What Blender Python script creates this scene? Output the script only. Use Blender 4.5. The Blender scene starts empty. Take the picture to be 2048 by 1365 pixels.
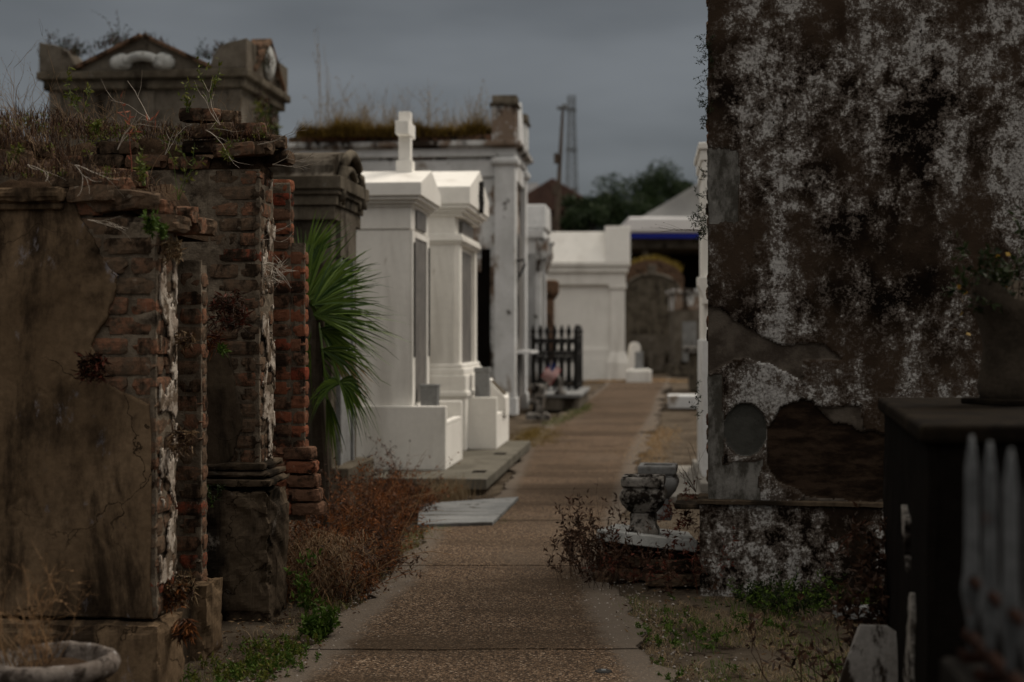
import bpy, math, random
import numpy as np
from mathutils import Vector, Matrix
R = random.Random(7)
PI = math.pi
F = 2844.0; HZ = 675.0; CX = 1024.0; EYE = 1.35
sc = bpy.context.scene
col = sc.collection

# ---------------------------------------------------------------- camera
cam = bpy.data.cameras.new('camera'); co = bpy.data.objects.new('camera', cam); col.objects.link(co)
co.location = (0, 0, EYE); co.rotation_euler = (PI/2, 0, 0)
cam.sensor_width = 36; cam.lens = F*36/2048; cam.shift_y = (HZ-682.5)/2048
cam.clip_start = 0.05; cam.clip_end = 3000
cam.dof.use_dof = True; cam.dof.focus_distance = 6.5; cam.dof.aperture_fstop = 2.0
sc.camera = co
# ---------------------------------------------------------------- sky
SUN_EL, SUN_AZ = math.radians(50), math.radians(50)      # azimuth measured from +Y (view direction) towards +X
w = bpy.data.worlds.new('World'); sc.world = w; w.use_nodes = True
nt = w.node_tree; nt.nodes.clear()
def wn(t): return nt.nodes.new(t)
out = wn('ShaderNodeOutputWorld'); bg = wn('ShaderNodeBackground'); bg.inputs['Strength'].default_value = 0.1
sky = wn('ShaderNodeTexSky'); sky.sky_type = 'NISHITA'; sky.sun_disc = False
sky.sun_elevation = SUN_EL; sky.sun_rotation = SUN_AZ
tc = wn('ShaderNodeTexCoord'); sep = wn('ShaderNodeSeparateXYZ'); nt.links.new(tc.outputs['Generated'], sep.inputs[0])
mp = wn('ShaderNodeMapping'); mp.inputs['Scale'].default_value = (1.2, 1.2, 4.0); nt.links.new(tc.outputs['Generated'], mp.inputs[0])
nz = wn('ShaderNodeTexNoise'); nz.inputs['Scale'].default_value = 2.2; nz.inputs['Detail'].default_value = 4; nz.inputs['Roughness'].default_value = .5
nt.links.new(mp.outputs[0], nz.inputs[0])
def wmr(s, a, b, c, d, smooth=True):
    m = wn('ShaderNodeMapRange'); m.interpolation_type = 'SMOOTHSTEP' if smooth else 'LINEAR'
    for i, v in enumerate((a, b, c, d)): m.inputs[i+1].default_value = v
    nt.links.new(s, m.inputs[0]); return m.outputs[0]
el = wmr(sep.outputs['Z'], 0.22, 0.85, 1.10, 8.6)         # an overcast sky is far brighter overhead than at the skyline
nv = wmr(nz.outputs[0], 0.33, 0.68, 0.74, 1.24)
mu = wn('ShaderNodeMath'); mu.operation = 'MULTIPLY'; nt.links.new(el, mu.inputs[0]); nt.links.new(nv, mu.inputs[1])
cm = wn('ShaderNodeVectorMath'); cm.operation = 'SCALE'; cm.inputs[0].default_value = (1.08, 1.15, 1.22)
nt.links.new(mu.outputs[0], cm.inputs['Scale'])
tint = wn('ShaderNodeMix'); tint.data_type = 'RGBA'; tint.inputs[6].default_value = (1.08, 1.15, 1.21, 1); tint.inputs[7].default_value = (1.23, 1.14, 1.02, 1)   # thin warm cloud overhead
nt.links.new(wmr(sep.outputs['Z'], 0.2, 0.5, 0, 1), tint.inputs[0]); nt.links.new(tint.outputs[2], cm.inputs[0])
mx = wn('ShaderNodeMix'); mx.data_type = 'RGBA'; mx.inputs['Factor'].default_value = 0.96
nt.links.new(sky.outputs[0], mx.inputs[6]); nt.links.new(cm.outputs[0], mx.inputs[7])
nt.links.new(mx.outputs[2], bg.inputs['Color']); nt.links.new(bg.outputs[0], out.inputs['Surface'])
# ---------------------------------------------------------------- sun
sl = bpy.data.lights.new('sun', 'SUN'); so = bpy.data.objects.new('sun', sl); col.objects.link(so)
sl.energy = 2.05; sl.angle = math.radians(24); sl.color = (1.0, 0.90, 0.77)
sd = Vector((math.sin(SUN_AZ)*math.cos(SUN_EL), math.cos(SUN_AZ)*math.cos(SUN_EL), math.sin(SUN_EL)))
so.rotation_euler = sd.to_track_quat('Z', 'Y').to_euler(); so.location = (0, 0, 30)
sc.view_settings.view_transform = 'Standard'; sc.view_settings.look = 'None'
sc.view_settings.gamma = 1; sc.view_settings.exposure = 0.16

# ---------------------------------------------------------------- materials
def sock(nt_, v):
    return v
class Mat:
    def __init__(s, name, rough=.9, spec=.25):
        spec = spec*.12 if rough > .8 else spec*.6
        s.m = bpy.data.materials.new(name); s.m.use_nodes = True; s.nt = s.m.node_tree
        s.b = s.nt.nodes['Principled BSDF']; s.b.inputs['Roughness'].default_value = rough
        s.b.inputs['Specular IOR Level'].default_value = spec
        s.tc = s.nt.nodes.new('ShaderNodeTexCoord')
    def n(s, t): return s.nt.nodes.new(t)
    def link(s, a, b): s.nt.links.new(a, b)
    def put(s, v, inp):
        if isinstance(v, (int, float)): inp.default_value = v
        elif isinstance(v, (tuple, list)): inp.default_value = (*v, 1) if len(v) == 3 and len(inp.default_value) == 4 else v
        else: s.link(v, inp)
    def coord(s, st=(1, 1, 1), off=(0, 0, 0)):
        mp = s.n('ShaderNodeMapping'); s.link(s.tc.outputs['Object'], mp.inputs[0])
        mp.inputs['Scale'].default_value = st; mp.inputs['Location'].default_value = off; return mp.outputs[0]
    def noise(s, sc_, det=6, ro=.6, dist=0, st=(1, 1, 1), off=(0, 0, 0)):
        t = s.n('ShaderNodeTexNoise'); s.link(s.coord(st, off), t.inputs[0])
        t.inputs['Scale'].default_value = sc_; t.inputs['Detail'].default_value = det
        t.inputs['Roughness'].default_value = ro; t.inputs['Distortion'].default_value = dist; return t.outputs[0]
    def vor(s, sc_, st=(1, 1, 1), feat='F1', outp=0):
        t = s.n('ShaderNodeTexVoronoi'); t.feature = feat; s.link(s.coord(st), t.inputs['Vector']); t.inputs['Scale'].default_value = sc_
        return t.outputs[outp]
    def rng(s, v, a, b, c=0, d=1):
        m = s.n('ShaderNodeMapRange'); m.interpolation_type = 'SMOOTHSTEP'; s.link(v, m.inputs[0])
        for i, x in enumerate((a, b, c, d)): m.inputs[i+1].default_value = x
        return m.outputs[0]
    def math(s, op, a, b=0.0):
        m = s.n('ShaderNodeMath'); m.operation = op; s.put(a, m.inputs[0]); s.put(b, m.inputs[1]); return m.outputs[0]
    def mix(s, f, a, b, mode='MIX'):
        m = s.n('ShaderNodeMix'); m.data_type = 'RGBA'; m.blend_type = mode
        s.put(f, m.inputs[0]); s.put(a, m.inputs[6]); s.put(b, m.inputs[7]); return m.outputs[2]
    def attr(s, n_):
        a = s.n('ShaderNodeAttribute'); a.attribute_name = n_; return a.outputs['Fac']
    def bump(s, v, st=.4, dist=.01):
        b = s.n('ShaderNodeBump'); b.inputs['Strength'].default_value = st; b.inputs['Distance'].default_value = dist
        s.link(v, b.inputs['Height'])
        if s.b.inputs['Normal'].is_linked: s.link(s.b.inputs['Normal'].links[0].from_socket, b.inputs['Normal'])
        s.link(b.outputs[0], s.b.inputs['Normal']); return s
    def color(s, c): s.put(c, s.b.inputs['Base Color']); return s

def layered(name, c1, c2, sc_=3, overlays=(), rough=.92, bump=.5, bdist=.006, bscale=40, spec=.2, st=(1, 1, 1), grain=1, crack=0):
    """two-tone noise base, then stains (colour, scale, lo, hi, stretch)"""
    m = Mat(name, rough, spec)
    c = m.mix(m.rng(m.noise(sc_, 8, .65, .3, st), .35, .65), c1, c2)
    for i, o in enumerate(overlays):
        colr, s_, lo, hi = o[:4]; stt = o[4] if len(o) > 4 else (1, 1, 1)
        c = m.mix(m.rng(m.noise(s_, 9, .68, .2, stt, (i*7.3+1, i*3.1, i*5.7)), lo, hi), c, colr)
    if crack:
        t = m.n('ShaderNodeTexVoronoi'); t.feature = 'DISTANCE_TO_EDGE'; t.inputs['Scale'].default_value = crack
        va = m.n('ShaderNodeVectorMath'); va.operation = 'MULTIPLY_ADD'; tn = m.n('ShaderNodeTexNoise'); m.link(m.tc.outputs['Object'], tn.inputs[0]); tn.inputs['Scale'].default_value = 5; tn.inputs['Detail'].default_value = 8
        m.link(tn.outputs[1], va.inputs[0]); va.inputs[1].default_value = (.35, .35, .35); m.link(m.tc.outputs['Object'], va.inputs[2]); m.link(va.outputs[0], t.inputs['Vector'])
        c = m.mix(m.math('MULTIPLY', m.rng(t.outputs[0], .001, .007, 1, 0), m.rng(m.noise(1.3, 3, .5, off=(9, 9, 9)), .45, .55)), c, tuple(x*.3 for x in c2))
    f = m.rng(m.noise(bscale*1.7, 4, .6), .2, .8, 1-.18*grain, 1+.15*grain)
    g = m.n('ShaderNodeVectorMath'); g.operation = 'SCALE'; m.put(c, g.inputs[0]); m.link(f, g.inputs['Scale'])
    m.color(g.outputs[0]); m.bump(m.noise(bscale, 8, .7), bump, bdist)
    return m.m

WHITE = layered('white_limewash', (.80, .785, .745), (.74, .725, .685), 1.5, [((.58, .56, .52), 2.2, .48, .74, (1, 1, .18)), ((.40, .37, .32), 5, .64, .78, (1, 1, .4))], rough=.85, bump=.12, bdist=.003, bscale=12, grain=.25)
WHITE2 = layered('old_limewash', (.60, .61, .61), (.46, .47, .47), 1.2, [((.20, .15, .115), 1.6, .46, .54, (1, 1, .7)), ((.035, .026, .02), 1.3, .50, .58, (1.2, 1.2, .6)), ((.5, .5, .5), 9, .60, .7)], bump=.4, bscale=14, grain=.5)
WHITE2C = layered('old_limewash_pale', (.64, .65, .66), (.50, .51, .51), 1.2, [((.25, .21, .17), 2.0, .56, .68, (1, 1, .5)), ((.05, .04, .03), 3.5, .62, .69)], bump=.3, bscale=14, grain=.4)
STUC_A = layered('brown_stucco', (.165, .115, .072), (.10, .068, .041), 1.6, [((.030, .021, .014), 2.6, .46, .62, (1.6, 1.6, .5)), ((.19, .175, .185), 4.2, .575, .66, (1.4, 1.4, .8)), ((.010, .007, .005), 1.1, .52, .68, (1, 1, .8))], bump=.45, bscale=30, bdist=.007, crack=1.9)
STUC_B = layered('grey_stucco', (.085, .064, .044), (.045, .033, .023), 2.5, [((.015, .012, .009), 2.2, .48, .64, (1.4, 1.4, .4)), ((.16, .14, .12), 7, .62, .72)], bump=.6, bscale=22, bdist=.01, crack=2.3)
STONE_D = layered('dark_stone', (.125, .108, .084), (.06, .05, .037), 3, [((.02, .017, .013), 3.5, .52, .66, (1, 1, .5)), ((.2, .19, .17), 9, .62, .74)], bump=.5, bscale=25)
STONE_C = layered('grey_brown_stone', (.145, .128, .106), (.09, .077, .061), 2, [((.022, .017, .012), 2.0, .50, .64, (1, 1, .5)), ((.2, .19, .17), 6, .62, .74)], bump=.5, bscale=15)
CONCRETE = layered('concrete', (.145, .134, .112), (.10, .093, .076), 2.5, [((.06, .05, .04), 3, .58, .72)], bump=.3, bscale=30, bdist=.003)
MARBLE = layered('weathered_marble', (.23, .235, .235), (.16, .163, .163), 3, [((.12, .11, .10), 5, .55, .68, (1, 2.5, 1)), ((.04, .035, .03), 11, .62, .7)], rough=.7, bump=.3, bscale=30, bdist=.003)
MARBLE_L = layered('pale_marble', (.40, .41, .40), (.28, .285, .28), 5, [((.12, .10, .08), 6, .55, .68)], bump=.4)
MARBLE_S = layered('veined_marble', (.20, .205, .205), (.145, .15, .152), 2.5, [((.07, .066, .06), 3.5, .52, .64, (.35, 3, 1)), ((.04, .034, .026), 6, .58, .68)], rough=.85, bump=.3, bscale=30, bdist=.003)
MARBLE_S2 = layered('stained_marble', (.20, .19, .18), (.13, .12, .11), 4, [((.02, .015, .011), 5, .50, .60, (3, 3, .6))], bump=.3)
MARBLE_D = layered('mouldy_marble', (.27, .255, .235), (.14, .128, .113), 8, [((.014, .011, .009), 9, .47, .57), ((.42, .40, .38), 22, .6, .68)], bump=.8, bscale=60, bdist=.008)
MARBLE_T = layered('tablet_marble', (.17, .16, .15), (.12, .115, .11), 4, [((.08, .075, .07), 3, .55, .7, (1, 1, .3))], rough=.5, bump=.1, bscale=20, bdist=.002)
CASTST = layered('cast_stone', (.16, .138, .122), (.085, .070, .060), 12, [((.028, .022, .018), 19, .47, .60), ((.34, .32, .31), 25, .58, .68)], bump=.9, bscale=60, bdist=.006)
IRON = layered('black_iron', (.012, .012, .012), (.022, .02, .018), 8, [((.06, .03, .015), 12, .66, .74)], rough=.6, bump=.2, bscale=50)
PICK = layered('flaking_white_iron', (.10, .105, .11), (.05, .053, .056), 14, [((.10, .04, .02), 14, .62, .7)], rough=.7, bump=.2, bscale=50)
RUST = layered('rusty_iron', (.020, .009, .006), (.010, .006, .005), 12, (), bump=.3)
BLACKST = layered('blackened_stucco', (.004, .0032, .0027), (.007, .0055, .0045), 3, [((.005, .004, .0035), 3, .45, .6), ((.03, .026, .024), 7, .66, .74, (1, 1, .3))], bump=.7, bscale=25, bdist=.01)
CAPST = layered('mouldy_coping', (.012, .009, .006), (.005, .0038, .003), 5, [((.045, .035, .024), 6, .60, .74, (1, 4, 1)), ((.006, .005, .004), 3, .5, .65)], bump=.5, bscale=30)
SOIL = layered('roof_soil', (.065, .042, .026), (.03, .019, .012), 8, [((.10, .08, .055), 18, .6, .7)], bump=1, bscale=50, bdist=.02)
MOSS = layered('mossy_roof', (.09, .065, .018), (.05, .035, .012), 3, [((.12, .10, .03), 6, .55, .7)], bump=1, bscale=20, bdist=.03)
WOODP = layered('weathered_pole', (.12, .095, .075), (.075, .058, .046), 2, (), bump=.4)
STEEL = layered('galvanised_steel', (.17, .18, .185), (.13, .14, .145), 2, (), rough=.6, bump=.1)
ROOFR = layered('brown_roof', (.11, .068, .055), (.08, .05, .042), 1, (), bump=.3, bscale=5)
METALR = layered('grey_roof', (.42, .42, .41), (.36, .36, .355), 1, (), rough=.6, bump=.1)
FASCIA = layered('white_fascia', (.85, .84, .84), (.80, .79, .79), .4, (), rough=.5, bump=.05)
BLUE = layered('blue_band', (.016, .028, .27), (.02, .032, .30), 1, (), rough=.5, bump=.05)
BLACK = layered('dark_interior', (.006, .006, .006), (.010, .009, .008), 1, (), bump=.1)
MORTAR = layered('old_mortar', (.20, .165, .125), (.09, .07, .052), 7, [((.014, .010, .008), 4, .52, .66)], bump=1.0, bscale=70, bdist=.01)
PLASTER = layered('white_plaster_remains', (.48, .43, .37), (.26, .21, .17), 7, [((.12, .09, .065), 12, .47, .56), ((.035, .027, .02), 20, .58, .66)], bump=.8, bscale=50, bdist=.01)
BARK = layered('bark', (.05, .04, .03), (.03, .024, .018), 10, (), bump=1)

def brick_mat(name, dark):
    m = Mat(name, .93, .15)
    r = m.attr('rnd')
    red = m.mix(m.rng(r, .2, .9), (.135, .090, .060), (.20, .098, .060))
    red = m.mix(m.rng(r, .93, .99), red, (.20, .055, .032))
    c = m.mix(m.rng(m.noise(22, 7, .7), .38, .62), red, (.085, .063, .045))
    c = m.mix(m.rng(m.noise(7, 8, .7, .3, (1, 1, .6)), .50-dark, .62-dark), c, (.024, .017, .012))
    c = m.mix(m.rng(m.noise(15, 8, .7, .3, off=(5, 5, 5)), .60, .69), c, (.20, .17, .135))
    m.color(c); m.bump(m.noise(60, 8, .75), .9, .008); m.bump(m.noise(14, 5, .6), .5, .012)
    return m.m
BRICK = brick_mat('old_brick', .0)
BRICKD = brick_mat('sooty_brick', .03)
def red_brick():
    m = Mat('red_brick', .93, .15)
    r = m.attr('rnd')
    c = m.mix(m.rng(r, .1, .85), (.15, .085, .056), (.23, .088, .050))
    c = m.mix(m.rng(r, .93, .99), c, (.20, .05, .03))
    c = m.mix(m.rng(m.noise(7, 8, .75, .3), .48, .62), c, (.032, .022, .016))
    c = m.mix(m.rng(m.noise(18, 8, .7, .3, off=(3, 3, 3)), .60, .7), c, (.28, .20, .15))
    m.color(c); m.bump(m.noise(60, 8, .75), .9, .008); m.bump(m.noise(14, 5, .6), .5, .012)
    return m.m
BRICKR = red_brick()

def leaf_mat(name, c1, c2, rough=.65, trans=.15):
    m = Mat(name, rough, .25)
    c = m.mix(m.attr('rnd'), c1, c2); m.color(c)
    if trans:
        t = m.n('ShaderNodeBsdfTranslucent'); m.link(c, t.inputs[0]); s = m.n('ShaderNodeMixShader'); s.inputs[0].default_value = trans
        o = m.nt.nodes['Material Output']; m.link(m.b.outputs[0], s.inputs[1]); m.link(t.outputs[0], s.inputs[2]); m.link(s.outputs[0], o.inputs[0])
    return m.m
GREEN = leaf_mat('green_leaf', (.030, .062, .008), (.075, .12, .016))
GREEN_Y = leaf_mat('yellow_green_leaf', (.06, .085, .012), (.12, .12, .02))
MOSSG = leaf_mat('moss_grass', (.08, .05, .010), (.21, .14, .028))
DRY = leaf_mat('dry_grass', (.16, .11, .06), (.30, .23, .14))
STRAW = leaf_mat('straw', (.26, .16, .08), (.38, .26, .13))
DRYP = leaf_mat('pale_dry_stem', (.30, .26, .21), (.48, .43, .37))
REDW = leaf_mat('red_brown_weed', (.09, .032, .012), (.24, .088, .026))
DARKW = leaf_mat('dark_brown_weed', (.022, .013, .009), (.07, .035, .02))
CRIM = leaf_mat('crimson_weed', (.05, .014, .009), (.12, .032, .018))
YEL = leaf_mat('yellow_bloom', (.20, .11, .012), (.28, .18, .02))
PALM = leaf_mat('palm_leaf', (.014, .038, .007), (.095, .15, .022), rough=.45)
PALMD = leaf_mat('dry_palm', (.22, .15, .07), (.30, .20, .10))
TREE = leaf_mat('tree_leaf', (.010, .022, .008), (.028, .046, .015))
PINK = leaf_mat('reddish_leaf', (.25, .07, .045), (.34, .12, .07))
DEAD = leaf_mat('dead_leaf', (.10, .06, .03), (.20, .13, .07))

# ---------------------------------------------------------------- mesh builder
class MB:
    def __init__(s): s.v = []; s.f = []; s.r = []; s.mi = []; s.cr = .5; s.cm = 0; s.M = None
    def add(s, vs, fs):
        b = len(s.v)
        if s.M is not None: vs = [s.M @ Vector(p) for p in vs]
        s.v.extend([tuple(p) for p in vs]); s.r.extend([s.cr]*len(vs))
        for f in fs: s.f.append(tuple(i+b for i in f)); s.mi.append(s.cm)
    def box(s, x0, x1, y0, y1, z0, z1):
        v = [(x, y, z) for z in (z0, z1) for y in (y0, y1) for x in (x0, x1)]
        s.add(v, [(0, 2, 3, 1), (4, 5, 7, 6), (0, 1, 5, 4), (2, 6, 7, 3), (0, 4, 6, 2), (1, 3, 7, 5)]); return s
    def taper(s, x0, x1, y0, y1, z0, z1, t):
        v = [(x, y, z0) for y in (y0, y1) for x in (x0, x1)] + [(x, y, z1) for y in (y0+t, y1-t) for x in (x0+t, x1-t)]
        s.add(v, [(0, 2, 3, 1), (4, 5, 7, 6), (0, 1, 5, 4), (2, 6, 7, 3), (0, 4, 6, 2), (1, 3, 7, 5)]); return s
    def prism(s, poly, a0, a1, axis='x'):
        """poly in the two remaining axes (order y,z for x; x,z for y; x,y for z)"""
        n = len(poly)
        def p(a, q):
            return (a, q[0], q[1]) if axis == 'x' else (q[0], a, q[1]) if axis == 'y' else (q[0], q[1], a)
        v = [p(a0, q) for q in poly] + [p(a1, q) for q in poly]
        s.add(v, [tuple(range(n-1, -1, -1)), tuple(range(n, 2*n))] + [(i, (i+1) % n, n+(i+1) % n, n+i) for i in range(n)]); return s
    def lathe(s, c, prof, n=24, sq=0):
        v = []; f = []
        for (r, z) in prof:
            for k in range(n):
                a = 2*PI*k/n; v.append((c[0]+r*math.cos(a), c[1]+r*math.sin(a), c[2]+z))
        m = len(prof)
        for i in range(m-1):
            for k in range(n): f.append((i*n+k, i*n+(k+1) % n, (i+1)*n+(k+1) % n, (i+1)*n+k))
        f.append(tuple(range(n-1, -1, -1))); f.append(tuple((m-1)*n+k for k in range(n)))
        s.add(v, f); return s
    def sqlathe(s, c, prof, rot=0):
        """square-plan profile (half width, z)"""
        v = []; f = []; ca, sa = math.cos(rot), math.sin(rot)
        for (r, z) in prof:
            for (x, y) in ((-r, -r), (r, -r), (r, r), (-r, r)): v.append((c[0]+x*ca-y*sa, c[1]+x*sa+y*ca, c[2]+z))
        for i in range(len(prof)-1):
            for k in range(4): f.append((i*4+k, i*4+(k+1) % 4, (i+1)*4+(k+1) % 4, (i+1)*4+k))
        f.append((3, 2, 1, 0)); q = (len(prof)-1)*4; f.append((q, q+1, q+2, q+3)); s.add(v, f); return s
    def tube(s, pts, rad, n=4):
        pts = [Vector(p) for p in pts]; v = []; f = []
        for i, p in enumerate(pts):
            d = (pts[min(i+1, len(pts)-1)]-pts[max(i-1, 0)])
            if d.length < 1e-9: d = Vector((0, 0, 1))
            d.normalize(); a = d.orthogonal().normalized(); b = d.cross(a)
            r = rad[i] if isinstance(rad, (list, tuple)) else rad
            for k in range(n):
                t = 2*PI*k/n; v.append(p+a*(r*math.cos(t))+b*(r*math.sin(t)))
        for i in range(len(pts)-1):
            for k in range(n): f.append((i*n+k, i*n+(k+1) % n, (i+1)*n+(k+1) % n, (i+1)*n+k))
        f.append(tuple(range(n-1, -1, -1))); f.append(tuple((len(pts)-1)*n+k for k in range(n)))
        s.add(v, f); return s
    def strip(s, pts, side, widths):
        pts = [Vector(p) for p in pts]; v = []; f = []
        for p, w_ in zip(pts, widths): v += [p-side*w_/2, p+side*w_/2]
        for i in range(len(pts)-1): f.append((2*i, 2*i+1, 2*i+3, 2*i+2))
        s.add(v, f); return s
    def build(s, name, mats, parent=None, bevel=0, smooth=False, seg=2):
        me = bpy.data.meshes.new(name); me.from_pydata(s.v, [], s.f); me.update()
        if not isinstance(mats, (list, tuple)): mats = [mats]
        for m in mats: me.materials.append(m)
        if len(mats) > 1: me.polygons.foreach_set('material_index', s.mi)
        a = me.attributes.new('rnd', 'FLOAT', 'POINT'); a.data.foreach_set('value', s.r)
        if smooth: me.polygons.foreach_set('use_smooth', [True]*len(me.polygons))
        o = bpy.data.objects.new(name, me); col.objects.link(o)
        if parent: o.parent = parent
        if bevel:
            b = o.modifiers.new('bevel', 'BEVEL'); b.width = bevel; b.segments = seg; b.limit_method = 'ANGLE'; b.angle_limit = math.radians(30)
            b.harden_normals = False
        return o

def P(px, py, Y): return Vector(((px-CX)/F*Y, Y, EYE+(HZ-py)/F*Y))
def zt(py, Y): return EYE+(HZ-py)/F*Y
def gx(px, Y): return (px-CX)/F*Y
def tag(o, label=None, cat=None, group=None, kind=None):
    if label: o['label'] = label
    if cat: o['category'] = cat
    if group: o['group'] = group
    if kind: o['kind'] = kind
    return o
def empty(name, loc, rz, label, cat, group=None):
    o = bpy.data.objects.new(name, None); col.objects.link(o); o.location = loc; o.rotation_euler = (0, 0, rz)
    return tag(o, label, cat, group)
TH = math.atan(276/F)

# ---------------------------------------------------------------- numpy value noise
def vnoise(x, y, seed=0):
    x = np.asarray(x, float); y = np.asarray(y, float)
    xi = np.floor(x).astype(np.int64); yi = np.floor(y).astype(np.int64); fx = x-xi; fy = y-yi
    fx = fx*fx*(3-2*fx); fy = fy*fy*(3-2*fy)
    def h(a, b):
        n = (a*374761393+b*668265263+seed*1442695041) & 0xFFFFFFFF
        n = ((n ^ (n >> 13))*1274126177) & 0xFFFFFFFF
        return ((n ^ (n >> 16)) & 0xFFFF)/65535.0
    return (h(xi, yi)*(1-fx)+h(xi+1, yi)*fx)*(1-fy)+(h(xi, yi+1)*(1-fx)+h(xi+1, yi+1)*fx)*fy
def fbm(x, y, oct_=5, seed=0, gain=.5):
    a = 1; t = 0; s_ = 0
    for o in range(oct_):
        s_ = s_+a*vnoise(np.asarray(x)*2**o+17*o, np.asarray(y)*2**o+31*o, seed+o); t += a; a *= gain
    return s_/t
def sheet(name, mats, parent, org, ud, vd, nd, U0, U1, V0, V1, res, sdf=None, height=None, thick=.015, layer=None, smooth=True):
    """relief sheet in the plane org + u*ud + v*vd; sdf<0 cells are left out, the rim gets the thickness"""
    nu = int((U1-U0)/res)+1; nv_ = int((V1-V0)/res)+1
    u = np.linspace(U0, U1, nu+1); v = np.linspace(V0, V1, nv_+1); UU, VV = np.meshgrid(u, v, indexing='ij')
    cu = (UU[:-1, :-1]+UU[1:, 1:])/2; cv = (VV[:-1, :-1]+VV[1:, 1:])/2
    inc = np.ones((nu, nv_), bool) if sdf is None else sdf(cu, cv) > 0
    if sdf is not None:
        d = sdf(UU, VV); e = res*.3
        gxx = (sdf(UU+e, VV)-sdf(UU-e, VV))/(2*e); gyy = (sdf(UU, VV+e)-sdf(UU, VV-e))/(2*e)
        g2 = np.maximum(gxx**2+gyy**2, .2)
        pad = np.zeros((nu+2, nv_+2), bool); pad[1:-1, 1:-1] = inc
        anyo = ~(pad[:-1, :-1] & pad[1:, :-1] & pad[:-1, 1:] & pad[1:, 1:])
        anyi = (pad[:-1, :-1] | pad[1:, :-1] | pad[:-1, 1:] | pad[1:, 1:])
        bnd = anyo & anyi
        du = np.clip(-d*gxx/g2, -res*.6, res*.6); dv = np.clip(-d*gyy/g2, -res*.6, res*.6)
        UU = np.where(bnd, np.clip(UU+du, U0, U1), UU); VV = np.where(bnd, np.clip(VV+dv, V0, V1), VV)
    H = np.zeros_like(UU) if height is None else height(UU, VV)
    org = np.array(org, float); ud = np.array(ud, float); vd = np.array(vd, float); nd = np.array(nd, float)
    W = org+UU[..., None]*ud+VV[..., None]*vd+H[..., None]*nd
    idx = np.arange((nu+1)*(nv_+1)).reshape(nu+1, nv_+1)
    a, b, c, d_ = idx[:-1, :-1], idx[1:, :-1], idx[1:, 1:], idx[:-1, 1:]
    flip = np.dot(np.cross(ud, vd), nd) < 0
    quads = np.stack([a, b, c, d_] if not flip else [a, d_, c, b], -1)[inc]
    verts = W.reshape(-1, 3)
    L = None if layer is None else layer(UU, VV).reshape(-1)
    faces = quads.tolist()
    # rim
    ed = {}
    for q in faces:
        for i in range(4):
            k = (q[i], q[(i+1) % 4]); kk = (k[1], k[0])
            if kk in ed: del ed[kk]
            else: ed[k] = 1
    back = {}; vl = verts.tolist(); nn = nd*thick; 
    lv = None if L is None else L.tolist()
    def bk(i):
        if i not in back:
            back[i] = len(vl); p = vl[i]; vl.append([p[0]-nn[0], p[1]-nn[1], p[2]-nn[2]])
            if lv is not None: lv.append(lv[i])
        return back[i]
    nf = len(faces)
    for (i, j) in ed: faces.append([j, i, bk(i), bk(j)])
    used = sorted({i for f in faces for i in f}); mpp = {o: n for n, o in enumerate(used)}
    vl = [vl[i] for i in used]; faces = [[mpp[i] for i in f] for f in faces]
    me = bpy.data.meshes.new(name); me.from_pydata(vl, [], faces); me.update()
    if smooth: me.polygons.foreach_set('use_smooth', [True]*nf+[False]*(len(faces)-nf))
    for m in (mats if isinstance(mats, (list, tuple)) else [mats]): me.materials.append(m)
    if lv is not None:
        at = me.attributes.new('layer', 'FLOAT', 'POINT'); at.data.foreach_set('value', [lv[i] for i in used])
    o = bpy.data.objects.new(name, me); col.objects.link(o)
    if parent: o.parent = parent
    return o

def rough_box(name, mat_, parent, x0, x1, y0, y1, z0, z1, res=.02, amp=.02, er=.03, seed=1):
    """box subdivided and worn: noisy faces, eroded arrises"""
    nx, ny, nz_ = [max(1, min(140, int(abs(b-a)/res))) for a, b in ((x0, x1), (y0, y1), (z0, z1))]
    v, f = _tmpl(nx, ny, nz_); q = np.array(v)
    L = np.array([x1-x0, y1-y0, z1-z0]); c = np.array([(x0+x1)/2, (y0+y1)/2, (z0+z1)/2]); p = q*L
    d = L/2-np.abs(p); o = np.sort(d, axis=1); edge_ = np.exp(-((o[:, 0]+o[:, 1])/er)**2)
    w_ = p+c
    nA = fbm(w_[:, 0]*6+w_[:, 2]*4.1, w_[:, 1]*6+w_[:, 2]*5.3, 5, seed)-.5; nB = fbm(w_[:, 0]*13+w_[:, 1]*9, w_[:, 2]*13+w_[:, 1]*7, 4, seed+9)-.5
    n = np.where(d < 1e-5, np.sign(p), 0)
    p = p+n*(amp*(nA+.5*nB)*2)[:, None]-np.sign(p)*np.where(d < er*1.2, 1, 0)*(edge_*er*(.18+1.5*np.clip(nB+.1+nA*.6, 0, 1)))[:, None]
    mb = MB(); mb.add((p+c).tolist(), f); return mb.build(name, mat_, parent)
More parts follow.
